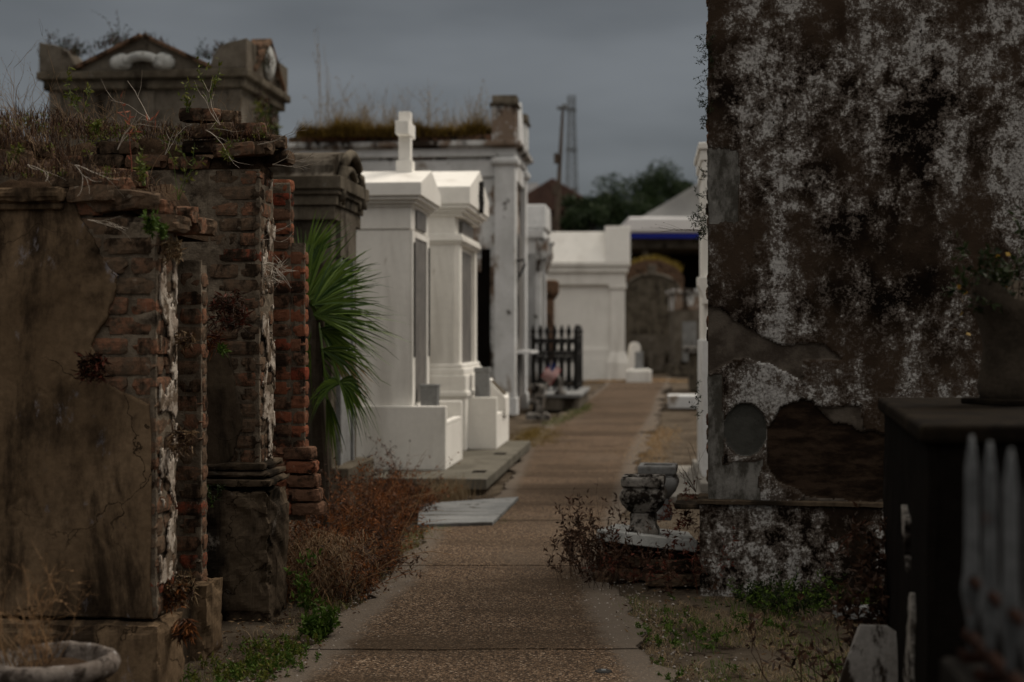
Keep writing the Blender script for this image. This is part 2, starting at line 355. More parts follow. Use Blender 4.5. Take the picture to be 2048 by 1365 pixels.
# ---------------------------------------------------------------- bricks
def _tmpl(nx, ny, nz_):
    pts = {}; v = []; f = []
    def vi(i, j, k):
        if (i, j, k) not in pts: pts[(i, j, k)] = len(v); v.append((i/nx-.5, j/ny-.5, k/nz_-.5))
        return pts[(i, j, k)]
    for i in range(nx):
        for j in range(ny):
            f.append((vi(i, j, 0), vi(i, j+1, 0), vi(i+1, j+1, 0), vi(i+1, j, 0))); f.append((vi(i, j, nz_), vi(i+1, j, nz_), vi(i+1, j+1, nz_), vi(i, j+1, nz_)))
    for i in range(nx):
        for k in range(nz_):
            f.append((vi(i, 0, k), vi(i+1, 0, k), vi(i+1, 0, k+1), vi(i, 0, k+1))); f.append((vi(i, ny, k), vi(i, ny, k+1), vi(i+1, ny, k+1), vi(i+1, ny, k)))
    for j in range(ny):
        for k in range(nz_):
            f.append((vi(0, j, k), vi(0, j, k+1), vi(0, j+1, k+1), vi(0, j+1, k))); f.append((vi(nx, j, k), vi(nx, j+1, k), vi(nx, j+1, k+1), vi(nx, j, k+1)))
    return v, f
BT = _tmpl(8, 4, 4)
def brick(mb, cx, cy, cz, lx, ly, lz, rough=.0016, rot=0, tilt=0, pit=0):
    mb.cr = R.random(); v = []
    M = Matrix.Translation((cx, cy, cz)) @ Matrix.Rotation(rot, 4, 'Z') @ Matrix.Rotation(tilt, 4, 'X') @ Matrix.Rotation(pit, 4, 'Y')
    ch = [R.uniform(0, 1)**3*.02 for _ in range(8)]
    rad = .0055
    for (x, y, z) in BT[0]:
        p = Vector((x*lx, y*ly, z*lz))
        ex = lx/2-abs(p.x); ey = ly/2-abs(p.y); ez = lz/2-abs(p.z)
        # rounded worn edges
        for a, b, ia, ib in ((ex, ey, 0, 1), (ex, ez, 0, 2), (ey, ez, 1, 2)):
            if a < rad*.9 and b < rad*.9:
                p[ia] -= math.copysign(rad*.55, p[ia]); p[ib] -= math.copysign(rad*.55, p[ib])
        if ex < .02 and ey < .02 and ez < .02:
            c = ch[(x > 0)+2*(y > 0)+4*(z > 0)]; p -= Vector((math.copysign(c, x), math.copysign(c, y), math.copysign(c*.5, z)))
        p += Vector((R.gauss(0, rough*.5), R.gauss(0, rough*.5), R.gauss(0, rough*.5)))
        v.append(M @ p)
    mb.add(v, BT[1])
CH, BL, BD, BH, J = .075, .205, .10, .067, .008
def lay_corner(mb, ul, vl, z0, z1, cx=0, cy=0, mu_=None, mv_=None, jit=.003):
    """courses on the camera face (going left from the corner) and on the path face (going away)"""
    k = 0; z = z0
    while z+CH <= z1+.001:
        zc = z+CH/2; o = (k % 2)
        u = 0 if not o else BD+J
        while u < ul:
            L = min(BL, ul-u)
            if u == 0 or L > .05:
                if mu_ is None or mu_(u+L/2, zc):
                    d = R.uniform(-jit, jit); brick(mb, cx-u-L/2, cy+BD/2+d, zc+R.uniform(-.003, .003), L, BD, BH+R.uniform(-.004, .003), rot=R.gauss(0, .012), tilt=R.gauss(0, .01), pit=R.gauss(0, .012))
            u += L+J
        u = 0 if o else BD+J
        while u < vl:
            L = min(BL, vl-u)
            if u == 0 or L > .05:
                if mv_ is None or mv_(u+L/2, zc):
                    d = R.uniform(-jit, jit); brick(mb, cx-BD/2+d, cy+u+L/2, zc+R.uniform(-.003, .003), BD, L, BH+R.uniform(-.004, .003), rot=R.gauss(0, .012), pit=R.gauss(0, .01))
            u += L+J
        z += CH; k += 1

# ---------------------------------------------------------------- plants
def blade(mb, p, h, w_, lean, az, seg=3, droop=.5):
    p = Vector(p); d = Vector((math.cos(az), math.sin(az), 0)); side = Vector((-math.sin(az+R.uniform(-1, 1)), math.cos(az+R.uniform(-.6, .6)), 0)).normalized()
    pts = []; ws = []
    for i in range(seg+1):
        t = i/seg; pts.append(p+d*(h*lean*t*t)+Vector((0, 0, h*(t-droop*lean*t*t*.5)))); ws.append(w_*(1-t*.9))
    mb.cr = R.random(); mb.strip(pts, side, ws)
def blades(mb, area, n, h, w_, lean=.6, mi=0):
    mb.cm = mi
    for _ in range(n):
        p = area(); blade(mb, p, R.uniform(*h), w_*R.uniform(.7, 1.3), R.uniform(.1, lean), R.uniform(0, 2*PI))
def leaf(mb, p, d, L, W):
    d = Vector(d).normalized(); s_ = d.cross(Vector((R.uniform(-1, 1), R.uniform(-1, 1), R.uniform(-.3, 1)))); s_.normalize() if s_.length > 1e-6 else None
    n = d.cross(s_); p = Vector(p); mb.cr = R.random()
    mb.add([p, p+d*L*.4+s_*W/2+n*L*.05, p+d*L, p+d*L*.4-s_*W/2+n*L*.05], [(0, 1, 2, 3)])
def rv(): 
    v = Vector((R.gauss(0, 1), R.gauss(0, 1), R.gauss(0, 1))); return v.normalized()
def twig(mb, p, d, L, r, depth, spread=.6, seg=4, wob=.12, up=.0, leafs=None, kids=(2, 4), tipbud=False):
    p = Vector(p); d = Vector(d).normalized(); pts = [p.copy()]; ds = []
    for i in range(seg):
        d = (d+rv()*wob+Vector((0, 0, up))).normalized(); p = p+d*(L/seg); pts.append(p.copy()); ds.append(d.copy())
    rad = [r*(1-.65*i/seg) for i in range(seg+1)]; mb.cr = R.random(); mb.tube(pts, rad, 3)
    if depth > 0:
        for _ in range(R.randint(*kids)):
            i = R.randint(1, seg); dd = (ds[i-1]+rv()*spread).normalized()
            twig(mb, pts[i], dd, L*R.uniform(.4, .7), r*.6, depth-1, spread, seg, wob, up, leafs, kids, tipbud)
    if leafs and depth <= leafs.get('from', 1):
        m0 = mb.cm; mb.cm = leafs.get('mi', 1)
        for _ in range(leafs['n']):
            i = R.randint(1, seg); leaf(mb, pts[i]+rv()*.003, (ds[i-1]*.5+rv()), leafs['L']*R.uniform(.6, 1.3), leafs['W']*R.uniform(.6, 1.2))
        mb.cm = m0
    if tipbud and depth == 0:
        m0 = mb.cm; mb.cm = 0; s_ = r*2.6; q = pts[-1]
        mb.add([q+Vector(a)*s_ for a in ((1, 0, 0), (-1, 0, 0), (0, 1, 0), (0, -1, 0), (0, 0, 1.3), (0, 0, -1.3))], [(0, 2, 4), (2, 1, 4), (1, 3, 4), (3, 0, 4), (2, 0, 5), (1, 2, 5), (3, 1, 5), (0, 3, 5)])
        mb.cm = m0
def linearea(a, b, jx=.05, jy=.1, jz=.01):
    a = Vector(a); b = Vector(b)
    def f():
        t = R.random(); q = a.lerp(b, t); return q+Vector((R.uniform(-jx, jx), R.uniform(-jy, jy), R.uniform(-jz, jz)))
    return f
def mound(name, mat_, parent, x0, x1, y0, y1, z, h, seed, res=.03, prof=None):
    """lumpy soil heap on a roof"""
    def hh(U, V):
        e = np.minimum(np.minimum(U-x0, x1-U)/.08, np.minimum(V-y0, y1-V)/.08).clip(0, 1)
        b = h*(.35+1.1*fbm(U*5, V*5, 4, seed))*e+.02*fbm(U*40, V*40, 3, seed+3)*e
        return b if prof is None else b*prof(U, V)
    return sheet(name, mat_, parent, (0, 0, z), (1, 0, 0), (0, 1, 0), (0, 0, 1), x0, x1, y0, y1, res, height=hh, thick=.03)

#@@STRUCTURE
# ================================================================ GROUND
def ground_mat():
    m = Mat('bare_earth', .95, .15)
    c = m.mix(m.rng(m.noise(1.3, 8, .65), .38, .62), (.115, .092, .068), (.06, .046, .033))
    c = m.mix(m.rng(m.noise(5, 9, .7, off=(4, 1, 0)), .52, .64), c, (.028, .02, .013))
    c = m.mix(m.rng(m.noise(2.3, 9, .7, off=(9, 2, 0)), .56, .66), c, (.125, .098, .066))
    c = m.mix(m.rng(m.vor(130), .0, .35, 1, 0), c, (.12, .105, .09))
    m.color(c); m.bump(m.noise(45, 8, .75), 1, .02); return m.m
def path_mat():
    m = Mat('exposed_aggregate', .85, .3)
    st = m.vor(105, outp=1); g = m.n('ShaderNodeSeparateColor'); m.link(st, g.inputs[0])
    c = m.mix(m.rng(g.outputs[0], 0, 1), (.036, .024, .016), (.19, .128, .083))
    c = m.mix(m.rng(g.outputs[1], .86, .98), c, (.34, .26, .19))
    c = m.mix(m.rng(m.vor(105), .45, .75), c, (.035, .026, .02))
    c = m.mix(m.rng(m.noise(1.1, 8, .65), .42, .66, 0, .4), c, (.048, .034, .023))
    c = m.mix(m.rng(m.noise(.8, 5, .55, off=(8, 0, 0), st=(1, .35, 1)), .5, .7, 0, .45), c, (.105, .082, .062))
    c = m.mix(m.rng(m.noise(1.0, 6, .6, 0, (.25, 1, 1), (2, 7, 0)), .46, .60, 0, .6), c, (.040, .028, .018))
    e = m.attr('layer')
    c = m.mix(m.math('MULTIPLY', m.rng(m.math('ADD', e, m.math('MULTIPLY', m.noise(7, 8, .7), .5)), .78, 1.05), .8), c, (.115, .096, .078))
    m.color(c); m.bump(m.vor(105), .7, .004); m.bump(m.noise(9, 6, .6), .4, .01); return m.m
gm = ground_mat()
def gh(U, V):
    near = np.exp(-((V-8)/14)**2)
    return (.05*(fbm(U*1.2, V*1.2, 3, 5)-.5)+.03*(fbm(U*6, V*6, 4, 9)-.5))*near*((np.abs(U-.0972*(V-10)-.2) > .55))-.012
LEFTE = [(5.0, -1.02), (5.86, -.87), (6.8, -.80), (7.9, -.66), (10, -.61), (11.4, -.2), (12.0, -.12), (17, .12), (25, .85), (33, 1.83), (43, 2.9), (47, 3.3)]
RIGHTE = [(4.0, .45), (5.56, .60), (7.04, .51), (8.4, .55), (9.6, .72), (11.8, .98), (17, 1.55), (26, 2.7), (33, 3.5), (43, 4.8), (47, 5.2)]
def edge(tab, y): return np.interp(y, [a for a, b in tab], [b for a, b in tab])
g = sheet('ground', gm, None, (0, 0, 0), (1, 0, 0), (0, 1, 0), (0, 0, 1), -4, 7, 1.5, 16, .05, height=gh)
tag(g, 'bare brown earth with gravel between the tombs', kind='structure')
mb = MB(); mb.box(-900, 900, -60, 2000, -.5, -.045); tag(mb.build('terrain', gm), 'flat earth reaching to the horizon', kind='structure')
pm = path_mat()
def build_path():
    cuts = [1.2, 3.9, 6.07, 8.3, 10.35, 12.5, 14.9, 17.3, 19.8, 22.4, 25, 27.7, 30.5, 33.5, 36.5, 39.7, 43, 46.5]
    def sdf(U, V):
        le = edge(LEFTE, V)+.26*(fbm(V*2.2, V*0+3, 4, 3)-.5)+.05*(fbm(U*9, V*9, 3, 8)-.5); re = edge(RIGHTE, V)+.4*(fbm(V*1.6, V*0+9, 5, 4)-.5)+.05*(fbm(U*9, V*9, 3, 18)-.5)
        d = np.minimum(U-le, re-U)
        for i, c in enumerate(cuts):
            d = np.minimum(d, np.abs(V-c-.05*(fbm(U*3, U*0+i, 3, 20+i)-.5))-.007*(1+fbm(U*14, V*0, 2, i)))
        return d
    def h(U, V): return .006+.01*(fbm(U*.9, V*.9, 3, 44)-.5)
    def lay(U, V):
        d = np.minimum(U-edge(LEFTE, V), edge(RIGHTE, V)-U); return np.clip(1-d/.42, 0, 1)
    o = sheet('path', pm, None, (0, 0, .012), (1, 0, 0), (0, 1, 0), (0, 0, 1), -1.2, 2.3, 3.2, 14, .016, sdf, h, .02, lay)
    tag(o, 'near stretch of brown exposed aggregate footpath with cross joints', kind='structure')
    o = sheet('path', pm, None, (0, 0, .012), (1, 0, 0), (0, 1, 0), (0, 0, 1), -.3, 6.2, 14, 47, .05, sdf, h, .02, lay)
    tag(o, 'far stretch of brown footpath running between the white tombs', kind='structure')
build_path()

# ================================================================ A: nearest left tomb
def tomb_a():
    root = empty('brick_tomb', (gx(312, 5.3), 5.3, 0), -TH, 'nearest left tomb of peeling brown stucco with a crumbled brick corner', 'tomb')
    z1 = 1.93
    # stucco boundary on the camera face (distance left of corner u, height z)
    tab = [(.30, .012), (.42, .02), (.75, .018), (1.02, .02), (1.10, .03), (1.17, .17), (1.32, .25), (1.42, .18), (1.58, .15), (1.66, .225), (1.73, .245), (1.80, .30), (1.95, .34)]
    za = [a for a, b in tab]; ua = [b for a, b in tab]
    def sdf(U, V):
        b = np.interp(V, za, ua); d = -U-b+.035*(fbm(U*14, V*14, 4, 2)-.5)*np.clip((V-1.05)/.1, .15, 1)
        return d
    def hh(U, V):
        step = .005*(1/(1+np.exp(-(V-1.42+.25*(fbm(U*3, V*2, 4, 12)-.5)-(U+.6)*.15)*120)))  # old second coat
        cr = np.abs(fbm(U*3.2, V*2.2, 4, 61)-.5); return .012*(fbm(U*5, V*5, 5, 31)-.5)+.003*(fbm(U*40, V*40, 3, 32)-.5)+step*(U < -.2)-.006*np.exp(-(cr/.006)**2)*(fbm(U*2, V*2, 2, 6) > .5)
    sheet('stucco', STUC_A, root, (0, -.008, 0), (1, 0, 0), (0, 0, 1), (0, -1, 0), -1.45, 0, .30, 1.86, .009, sdf, hh, .02)
    mb = MB(); mb.box(-1.45, -.012, .012, .235, .30, 1.80).box(-1.45, -.25, .012, .9, .31, 1.88).box(-.5, -.079, .768, .855, .25, 1.66); mb.build('core', MORTAR, root)
    # brickwork
    mb = MB()
    def mu(u, z):
        if z > 1.73+.03*math.sin(u*30): return u > .14 and z < 1.93
        return u < np.interp(z, za, ua)+.13
    lay_corner(mb, .62, .235, .305, 1.95, mu_=mu, mv_=lambda v, z: z < 1.70)
    lay_corner(mb, .36, .10, .28, 1.70, cx=-.07, cy=.76)
    # loose bricks on the ragged top
    for (px, py, Y, a) in [(160, 362, 5.42, .1), (215, 372, 5.38, -.12), (245, 356, 5.5, .3), (300, 415, 5.42, -.2), (345, 432, 5.5, .15), (362, 455, 5.58, -.1), (268, 398, 5.36, .25), (330, 448, 5.38, -.3), (385, 452, 5.68, .1), (190, 392, 5.34, .05), (60, 300, 5.9, .2), (20, 318, 5.8, -.2), (235, 408, 5.36, .12)]:
        q = root.matrix_basis.inverted() @ P(px, py, Y)
        brick(mb, q.x, q.y, q.z, .19, .1, .065, rough=.003, rot=a+R.uniform(-.2, .2), tilt=R.uniform(-.15, .15), pit=R.uniform(-.12, .12))
    mb.build('brickwork', BRICK, root, smooth=False)
    # mortar and white plaster clinging to the return
    def s2(U, V): return .4*(fbm(U*13, V*9, 5, 50, .6)-.50)-.004-.22*np.abs(U-.15+.06*np.sin(V*5))+.03*np.clip((V-.9), -1, .5)
    sheet('plaster', PLASTER, root, (.008, 0, 0), (0, 1, 0), (0, 0, 1), (1, 0, 0), .03, .225, .42, 1.66, .008, s2, lambda U, V: .008*(fbm(U*20, V*20, 4, 4)-.6), .006)
    def hm(sd): return lambda U, V: -.007+.030*(fbm(U*9, V*12, 5, sd)-.5)
    sheet('mortar', MORTAR, root, (0, 0, 0), (1, 0, 0), (0, 0, 1), (0, -1, 0), -.45, -.004, .30, 1.78, .009, None, hm(401), .02)
    sheet('mortar', MORTAR, root, (0, 0, 0), (0, 1, 0), (0, 0, 1), (1, 0, 0), .004, .24, .30, 1.74, .009, None, hm(402), .02)
    sheet('mortar', MORTAR, root, (-.07, .76, 0), (1, 0, 0), (0, 0, 1), (0, -1, 0), -.3, -.004, .28, 1.68, .009, None, hm(403), .02)
    # cornice stub
    mb = MB(); zc = zt(370, 5.25)
    mb.box(-1.45, -.35, -.03, .25, zc-.085, zc-.06).box(-1.45, -.345, -.015, .2, zc-.10, zc-.085)
    mb.build('cornice_bed', STUC_A, root, bevel=.006)
    rough_box('cornice', STUC_A, root, -1.45, -.335, -.055, .3, zc-.062, zc, .012, .005, .02, 5)
    # plinth
    rough_box('plinth', STUC_A, root, -1.5, .03, -.05, .26, -.05, .29, .014, .012, .035, 71)
    rough_box('plinth_step', STUC_A, root, -1.5, -.02, .69, .95, -.05, .31, .016, .018, .05, 78)
    mb = MB(); mb.box(-1.45, -.10, .2, .75, -.05, .25); mb.build('footing', STUC_B, root, bevel=.02)
    mound('roof_soil', SOIL, root, -1.45, -.1, .02, .95, 1.80, .16, 3)
    return root
A = tomb_a()
# ================================================================ B: second left tomb
def tomb_b():
    root = empty('brick_tomb', (gx(520, 6.84), 6.84, 0), -TH, 'taller ruined brick tomb with exposed red brick piers, second on the left', 'tomb')
    zp = .66; z1 = 2.24
    tab = [(.66, .27), (.78, .12), (.95, .085), (1.05, .11), (1.20, .14), (1.28, .17), (1.33, .265), (1.5, .26), (2.25, .26)]
    za = [a for a, b in tab]; ua = [b for a, b in tab]
    mb = MB(); mb.box(-1.9, -.010, .010, .26, zp, 2.16).box(-1.9, -.3, .27, 1.0, zp, 2.12).box(-.3, .008, .528, .61, .4, 2.10).box(-.2, .075, .545, .61, .4, 1.84); mb.build('core', MORTAR, root)
    mb = MB()
    lay_corner(mb, .25, .26, zp, 2.19, mu_=lambda u, z: not (z < 1.26 and u > .14 and z > .8 and False))
    for u0 in range(8):
        brick(mb, -.36-u0*.215, .05, 2.20+R.uniform(-.01, .01), .2, .1, .064, rot=R.gauss(0, .02))
        if R.random() > .3: brick(mb, -.30-u0*.215, .07, 2.275+R.uniform(-.01, .01), .2, .1, .064, rot=R.gauss(0, .04), rough=.003)
    for (px, py, Y, a) in [(402, 232, 6.95, .1), (440, 236, 7.0, -.1), (492, 262, 6.95, .2), (532, 284, 7.0, .1), (546, 318, 7.05, -.2), (470, 300, 6.85, .1), (425, 262, 6.9, 0), (505, 300, 6.9, -.1)]:
        q = root.matrix_basis.inverted() @ P(px, py, Y)
        brick(mb, q.x, q.y, q.z, .2, .11, .065, rough=.003, rot=a, tilt=R.uniform(-.12, .12), pit=R.uniform(-.1, .1))
    mb.build('brickwork', BRICKD, root)
    mb = MB()
    lay_corner(mb, .36, .10, .45, 2.2, cx=.016, cy=.52); lay_corner(mb, .068, .10, .45, 1.87, cx=.088, cy=.54)
    for k in range(5): brick(mb, .05+.012*k, .57, .75-.072*k, .17, .13, .064, rough=.003, rot=R.gauss(0, .06)); brick(mb, -.08+.01*k, .55, .75-.072*k, .12, .14, .064, rough=.003, rot=R.gauss(0, .06))
    mb.build('brick_pier', BRICKR, root)
    # stucco left of the pilaster (set back) and the dark patch low on it
    sheet('stucco', STUC_B, root, (0, .035, 0), (1, 0, 0), (0, 0, 1), (0, -1, 0), -1.9, -.245, .66, 2.16, .014, lambda U, V: .35-U+0*V, lambda U, V: .016*(fbm(U*4, V*4, 5, 131)-.5), .02)
    def s4(U, V): return -U-np.interp(V, za, ua)+.05*(fbm(U*12, V*12, 4, 15)-.5)
    sheet('stucco_patch', STUC_B, root, (0, -.018, 0), (1, 0, 0), (0, 0, 1), (0, -1, 0), -.29, 0, .66, 1.34, .009, s4, lambda U, V: .012*(fbm(U*10, V*10, 4, 16)-.5), .03)
    def s5(U, V): return .4*(fbm(U*12, V*8, 5, 90, .6)-.52)+.02-.25*np.abs(U-.12+.05*np.sin(V*4))
    sheet('plaster', PLASTER, root, (.008, 0, 0), (0, 1, 0), (0, 0, 1), (1, 0, 0), .03, .255, .66, 2.12, .008, s5, lambda U, V: .008*(fbm(U*20, V*20, 4, 14)-.6), .006)
    def hm(sd): return lambda U, V: -.007+.030*(fbm(U*8, V*11, 5, sd)-.5)
    sheet('mortar', MORTAR, root, (0, 0, 0), (1, 0, 0), (0, 0, 1), (0, -1, 0), -.26, -.004, zp, 2.14, .010, None, hm(411), .02)
    sheet('mortar', MORTAR, root, (0, 0, 0), (0, 1, 0), (0, 0, 1), (1, 0, 0), .004, .26, zp, 2.14, .010, None, hm(412), .02)
    sheet('mortar', MORTAR, root, (.016, .52, 0), (1, 0, 0), (0, 0, 1), (0, -1, 0), -.2, -.004, .6, 2.15, .011, None, hm(413), .02)
    sheet('mortar', MORTAR, root, (.088, .54, 0), (1, 0, 0), (0, 0, 1), (0, -1, 0), -.06, -.004, .6, 1.84, .011, None, hm(414), .02)
    # base mouldings + plinth
    zq = zt(928, 6.75)
    for a, b, c_, d_, e_ in ((.035, -.04, .04, 0, 1), (.05, -.055, .075, .043, 2), (.07, -.075, .115, .079, 3)): rough_box('base_moulding', STUC_B, root, -.36, a, b, .32, zq-c_, zq-d_, .012, .006, .02, 30+e_)
    rough_box('plinth', STUC_B, root, -1.9, .078, -.085, .32, -.05, zq-.116, .014, .026, .075, 41)
    mound('roof_soil', SOIL, root, -1.9, -.3, .02, 1.0, 2.14, .17, 23)
    mound('roof_soil', SOIL, root, -.3, .0, .04, .24, 2.17, .12, 25)
    return root
B = tomb_b()

# ================================================================ O: big mottled tomb on the right
def mottled():
    m = Mat('mottled_plaster', .9, .2)
    la = m.attr('layer')
    n1 = m.noise(3.4, 10, .76, .15, (1, 1, .75)); n2 = m.noise(12, 9, .74, .2, (1, 1, 1.1), (3, 3, 3)); n3 = m.noise(60, 6, .75, off=(1, 7, 2))
    s_ = m.math('ADD', m.math('MULTIPLY', n1, .46), m.math('ADD', m.math('MULTIPLY', n2, .30), m.math('MULTIPLY', n3, .24)))
    low = m.math('ADD', m.math('MULTIPLY', m.math('SUBTRACT', m.noise(.9, 4, .6, 0, (1, 1, .8), (5, 0, 2)), .5), .16), m.math('MULTIPLY', m.math('SUBTRACT', m.noise(2.6, 4, .6, 0, (1, 1, .2), (1, 0, 6)), .5), .26))
    s2_ = m.math('ADD', s_, low)
    brown = m.mix(m.rng(m.noise(1.7, 7, .6, off=(2, 8, 1)), .38, .62), (.005, .0032, .0024), (.042, .029, .020))
    grey = m.mix(m.rng(m.math('ADD', m.math('MULTIPLY', n3, .6), m.math('MULTIPLY', n2, .4)), .42, .60), (.15, .142, .136), (.40, .395, .385))
    c = m.mix(m.rng(s2_, .476, .515), brown, (.080, .066, .056)); c = m.mix(m.rng(s2_, .518, .566), c, grey)
    c = m.mix(m.rng(m.noise(33, 6, .7, off=(6, 6, 1)), .58, .66), c, m.mix(.6, brown, (.012, .008, .006)))
    # undercoat, rough brown scratch coat, flat grey render, disc
    und = m.mix(m.rng(m.noise(6, 8, .7), .4, .62), (.045, .036, .029), (.095, .08, .066))
    scr = m.mix(m.rng(m.noise(5, 8, .7, st=(1, 1, 3)), .4, .62), (.012, .008, .0055), (.038, .025, .017))
    flat = m.mix(m.rng(m.noise(9, 8, .7, st=(1, 1, .5)), .42, .62), (.05, .047, .04), (.17, .165, .155))
    disc = m.mix(m.rng(m.noise(14, 6, .6), .4, .6), (.040, .040, .036), (.052, .052, .047))
    def sel(c_, v_, col_):
        return m.mix(m.rng(m.math('ABSOLUTE', m.math('SUBTRACT', la, v_)), .35, .5, 1, 0), c_, col_)
    for v_, cc in ((1., und), (2., scr), (3., flat), (4., disc)): c = sel(c, v_, cc)
    m.color(c); m.bump(s_, .35, .02); m.bump(n3, .5, .006); m.bump(m.noise(90, 5, .7), .4, .003)
    return m.m
MOTT = mottled()
def tomb_o():
    th = math.radians(9)
    root = empty('plastered_tomb', (gx(1411, 7.5), 7.5, 0), -th, 'tall right hand tomb wall of mottled black and grey plaster', 'tomb')
    k = F/7.5
    def u_(px): return (px-1411)/k
    def z_(py): return EYE+(HZ-py)/k
    def lay(U, V):
        n = (fbm(U*10, V*10, 4, 201)-.5)*.07; n2 = (fbm(U*6, V*6, 4, 207)-.5)*.08
        bx = [u_(x) for x in (1400, 1440, 1480, 1560, 1640, 1700, 1720, 1790)]; bz = [z_(y) for y in (608, 615, 650, 690, 690, 738, 850, 1100)]
        L = np.where(V+n*.6 < np.interp(U, bx, bz), 1.0, 0.0)
        # arched remnant of outer coat around the disc
        cx, cz = u_(1500), z_(880); rr = np.hypot((U-cx)/.36, (V-cz)/.42)
        L = np.where((rr+n*2 < 1.0) | ((U+n < u_(1560)) & (V < z_(860))), 0.0, L)
        # lower right outer-coat remnant, above the brown field
        L = np.where((U > u_(1610)+n2) & (V > z_(815)+n2) & (V < z_(720)), 0.0, L)
        # brown scratch coat
        L = np.where((U > u_(1525)+n) & (V+n < np.interp(U, [u_(1525), u_(1560), u_(1620), u_(1660), u_(1700), u_(1760)], [z_(860), z_(812), z_(795), z_(845), z_(850), z_(860)])) & (V-n > np.interp(U, [u_(1525), u_(1560), u_(1620), u_(1700)], [z_(925), z_(965), z_(990), z_(1003)])), 2.0, L)
        L = np.where((U < u_(1447)+n*.5) & (V < z_(745)+n), 3.0, L)
        L = np.where((U < u_(1520)+n*.8) & (V < z_(925)+n), 3.0, L)
        L = np.where((U < u_(1478)+n*.6) & (V < z_(300)+n) & (V > z_(445)+n), 3.0, L)
        dr = np.hypot((U-u_(1490))/.113, (V-z_(860))/.142)
        L = np.where(dr+n*.15 < 1, 4.0, L)
        return L
    D = {0.0: 0.0, 1.0: -.013, 2.0: -.024, 3.0: -.004, 4.0: -.020}
    def hh(U, V):
        L = lay(U, V); h = np.zeros_like(U)
        for kk, v in D.items(): h = np.where(L == kk, v, h)
        return h+.010*(fbm(U*4, V*4, 5, 210)-.5)+.004*(fbm(U*26, V*26, 4, 211)-.5)+np.where(L == 2, .006*(fbm(U*30, V*60, 4, 212)-.5), 0)
    sheet('plaster_wall', MOTT, root, (0, 0, 0), (1, 0, 0), (0, 0, 1), (0, -1, 0), 0, 1.95, .49, 3.45, .0085, lambda U, V: U-.012*(1.2+fbm(V*9, V*0+2, 4, 6))+.008, hh, .06, lay)
    mb = MB(); mb.box(.012, 2.6, .03, 1.9, .3, 3.44); mb.build('core', BRICKD, root)
    # side return bricks where the plaster has fallen away
    mb = MB(); z = .5
    while z < 3.4:
        L = R.uniform(.12, .2); brick(mb, .055+R.uniform(-.006, .01), .05+L/2, z+.035, .1, L, .062, rough=.003); 
        z += .075
    mb.build('brick_edge', BRICKD, root)
    # ledge
    rough_box('ledge', STUC_B, root, -.045, 1.6, -.05, .3, .472, .497, .014, .004, .012, 51); rough_box('ledge_end', STUC_B, root, -.17, .2, -.01, .5, .435, .474, .014, .008, .03, 52)
    sheet('plinth', MOTT, root, (0, -.025, 0), (1, 0, 0), (0, 0, 1), (0, -1, 0), -.03, 2.3, -.05, .475, .01, None, lambda U, V: .02*(fbm(U*4, V*4, 5, 230)-.5)+.005*(fbm(U*26, V*26, 3, 231)-.5), .03, lambda U, V: np.zeros_like(U))
    mb = MB(); mb.box(-.02, 2.6, -.02, .6, -.05, .44); mb.build('footing', BRICKD, root)
    return root
O = tomb_o()

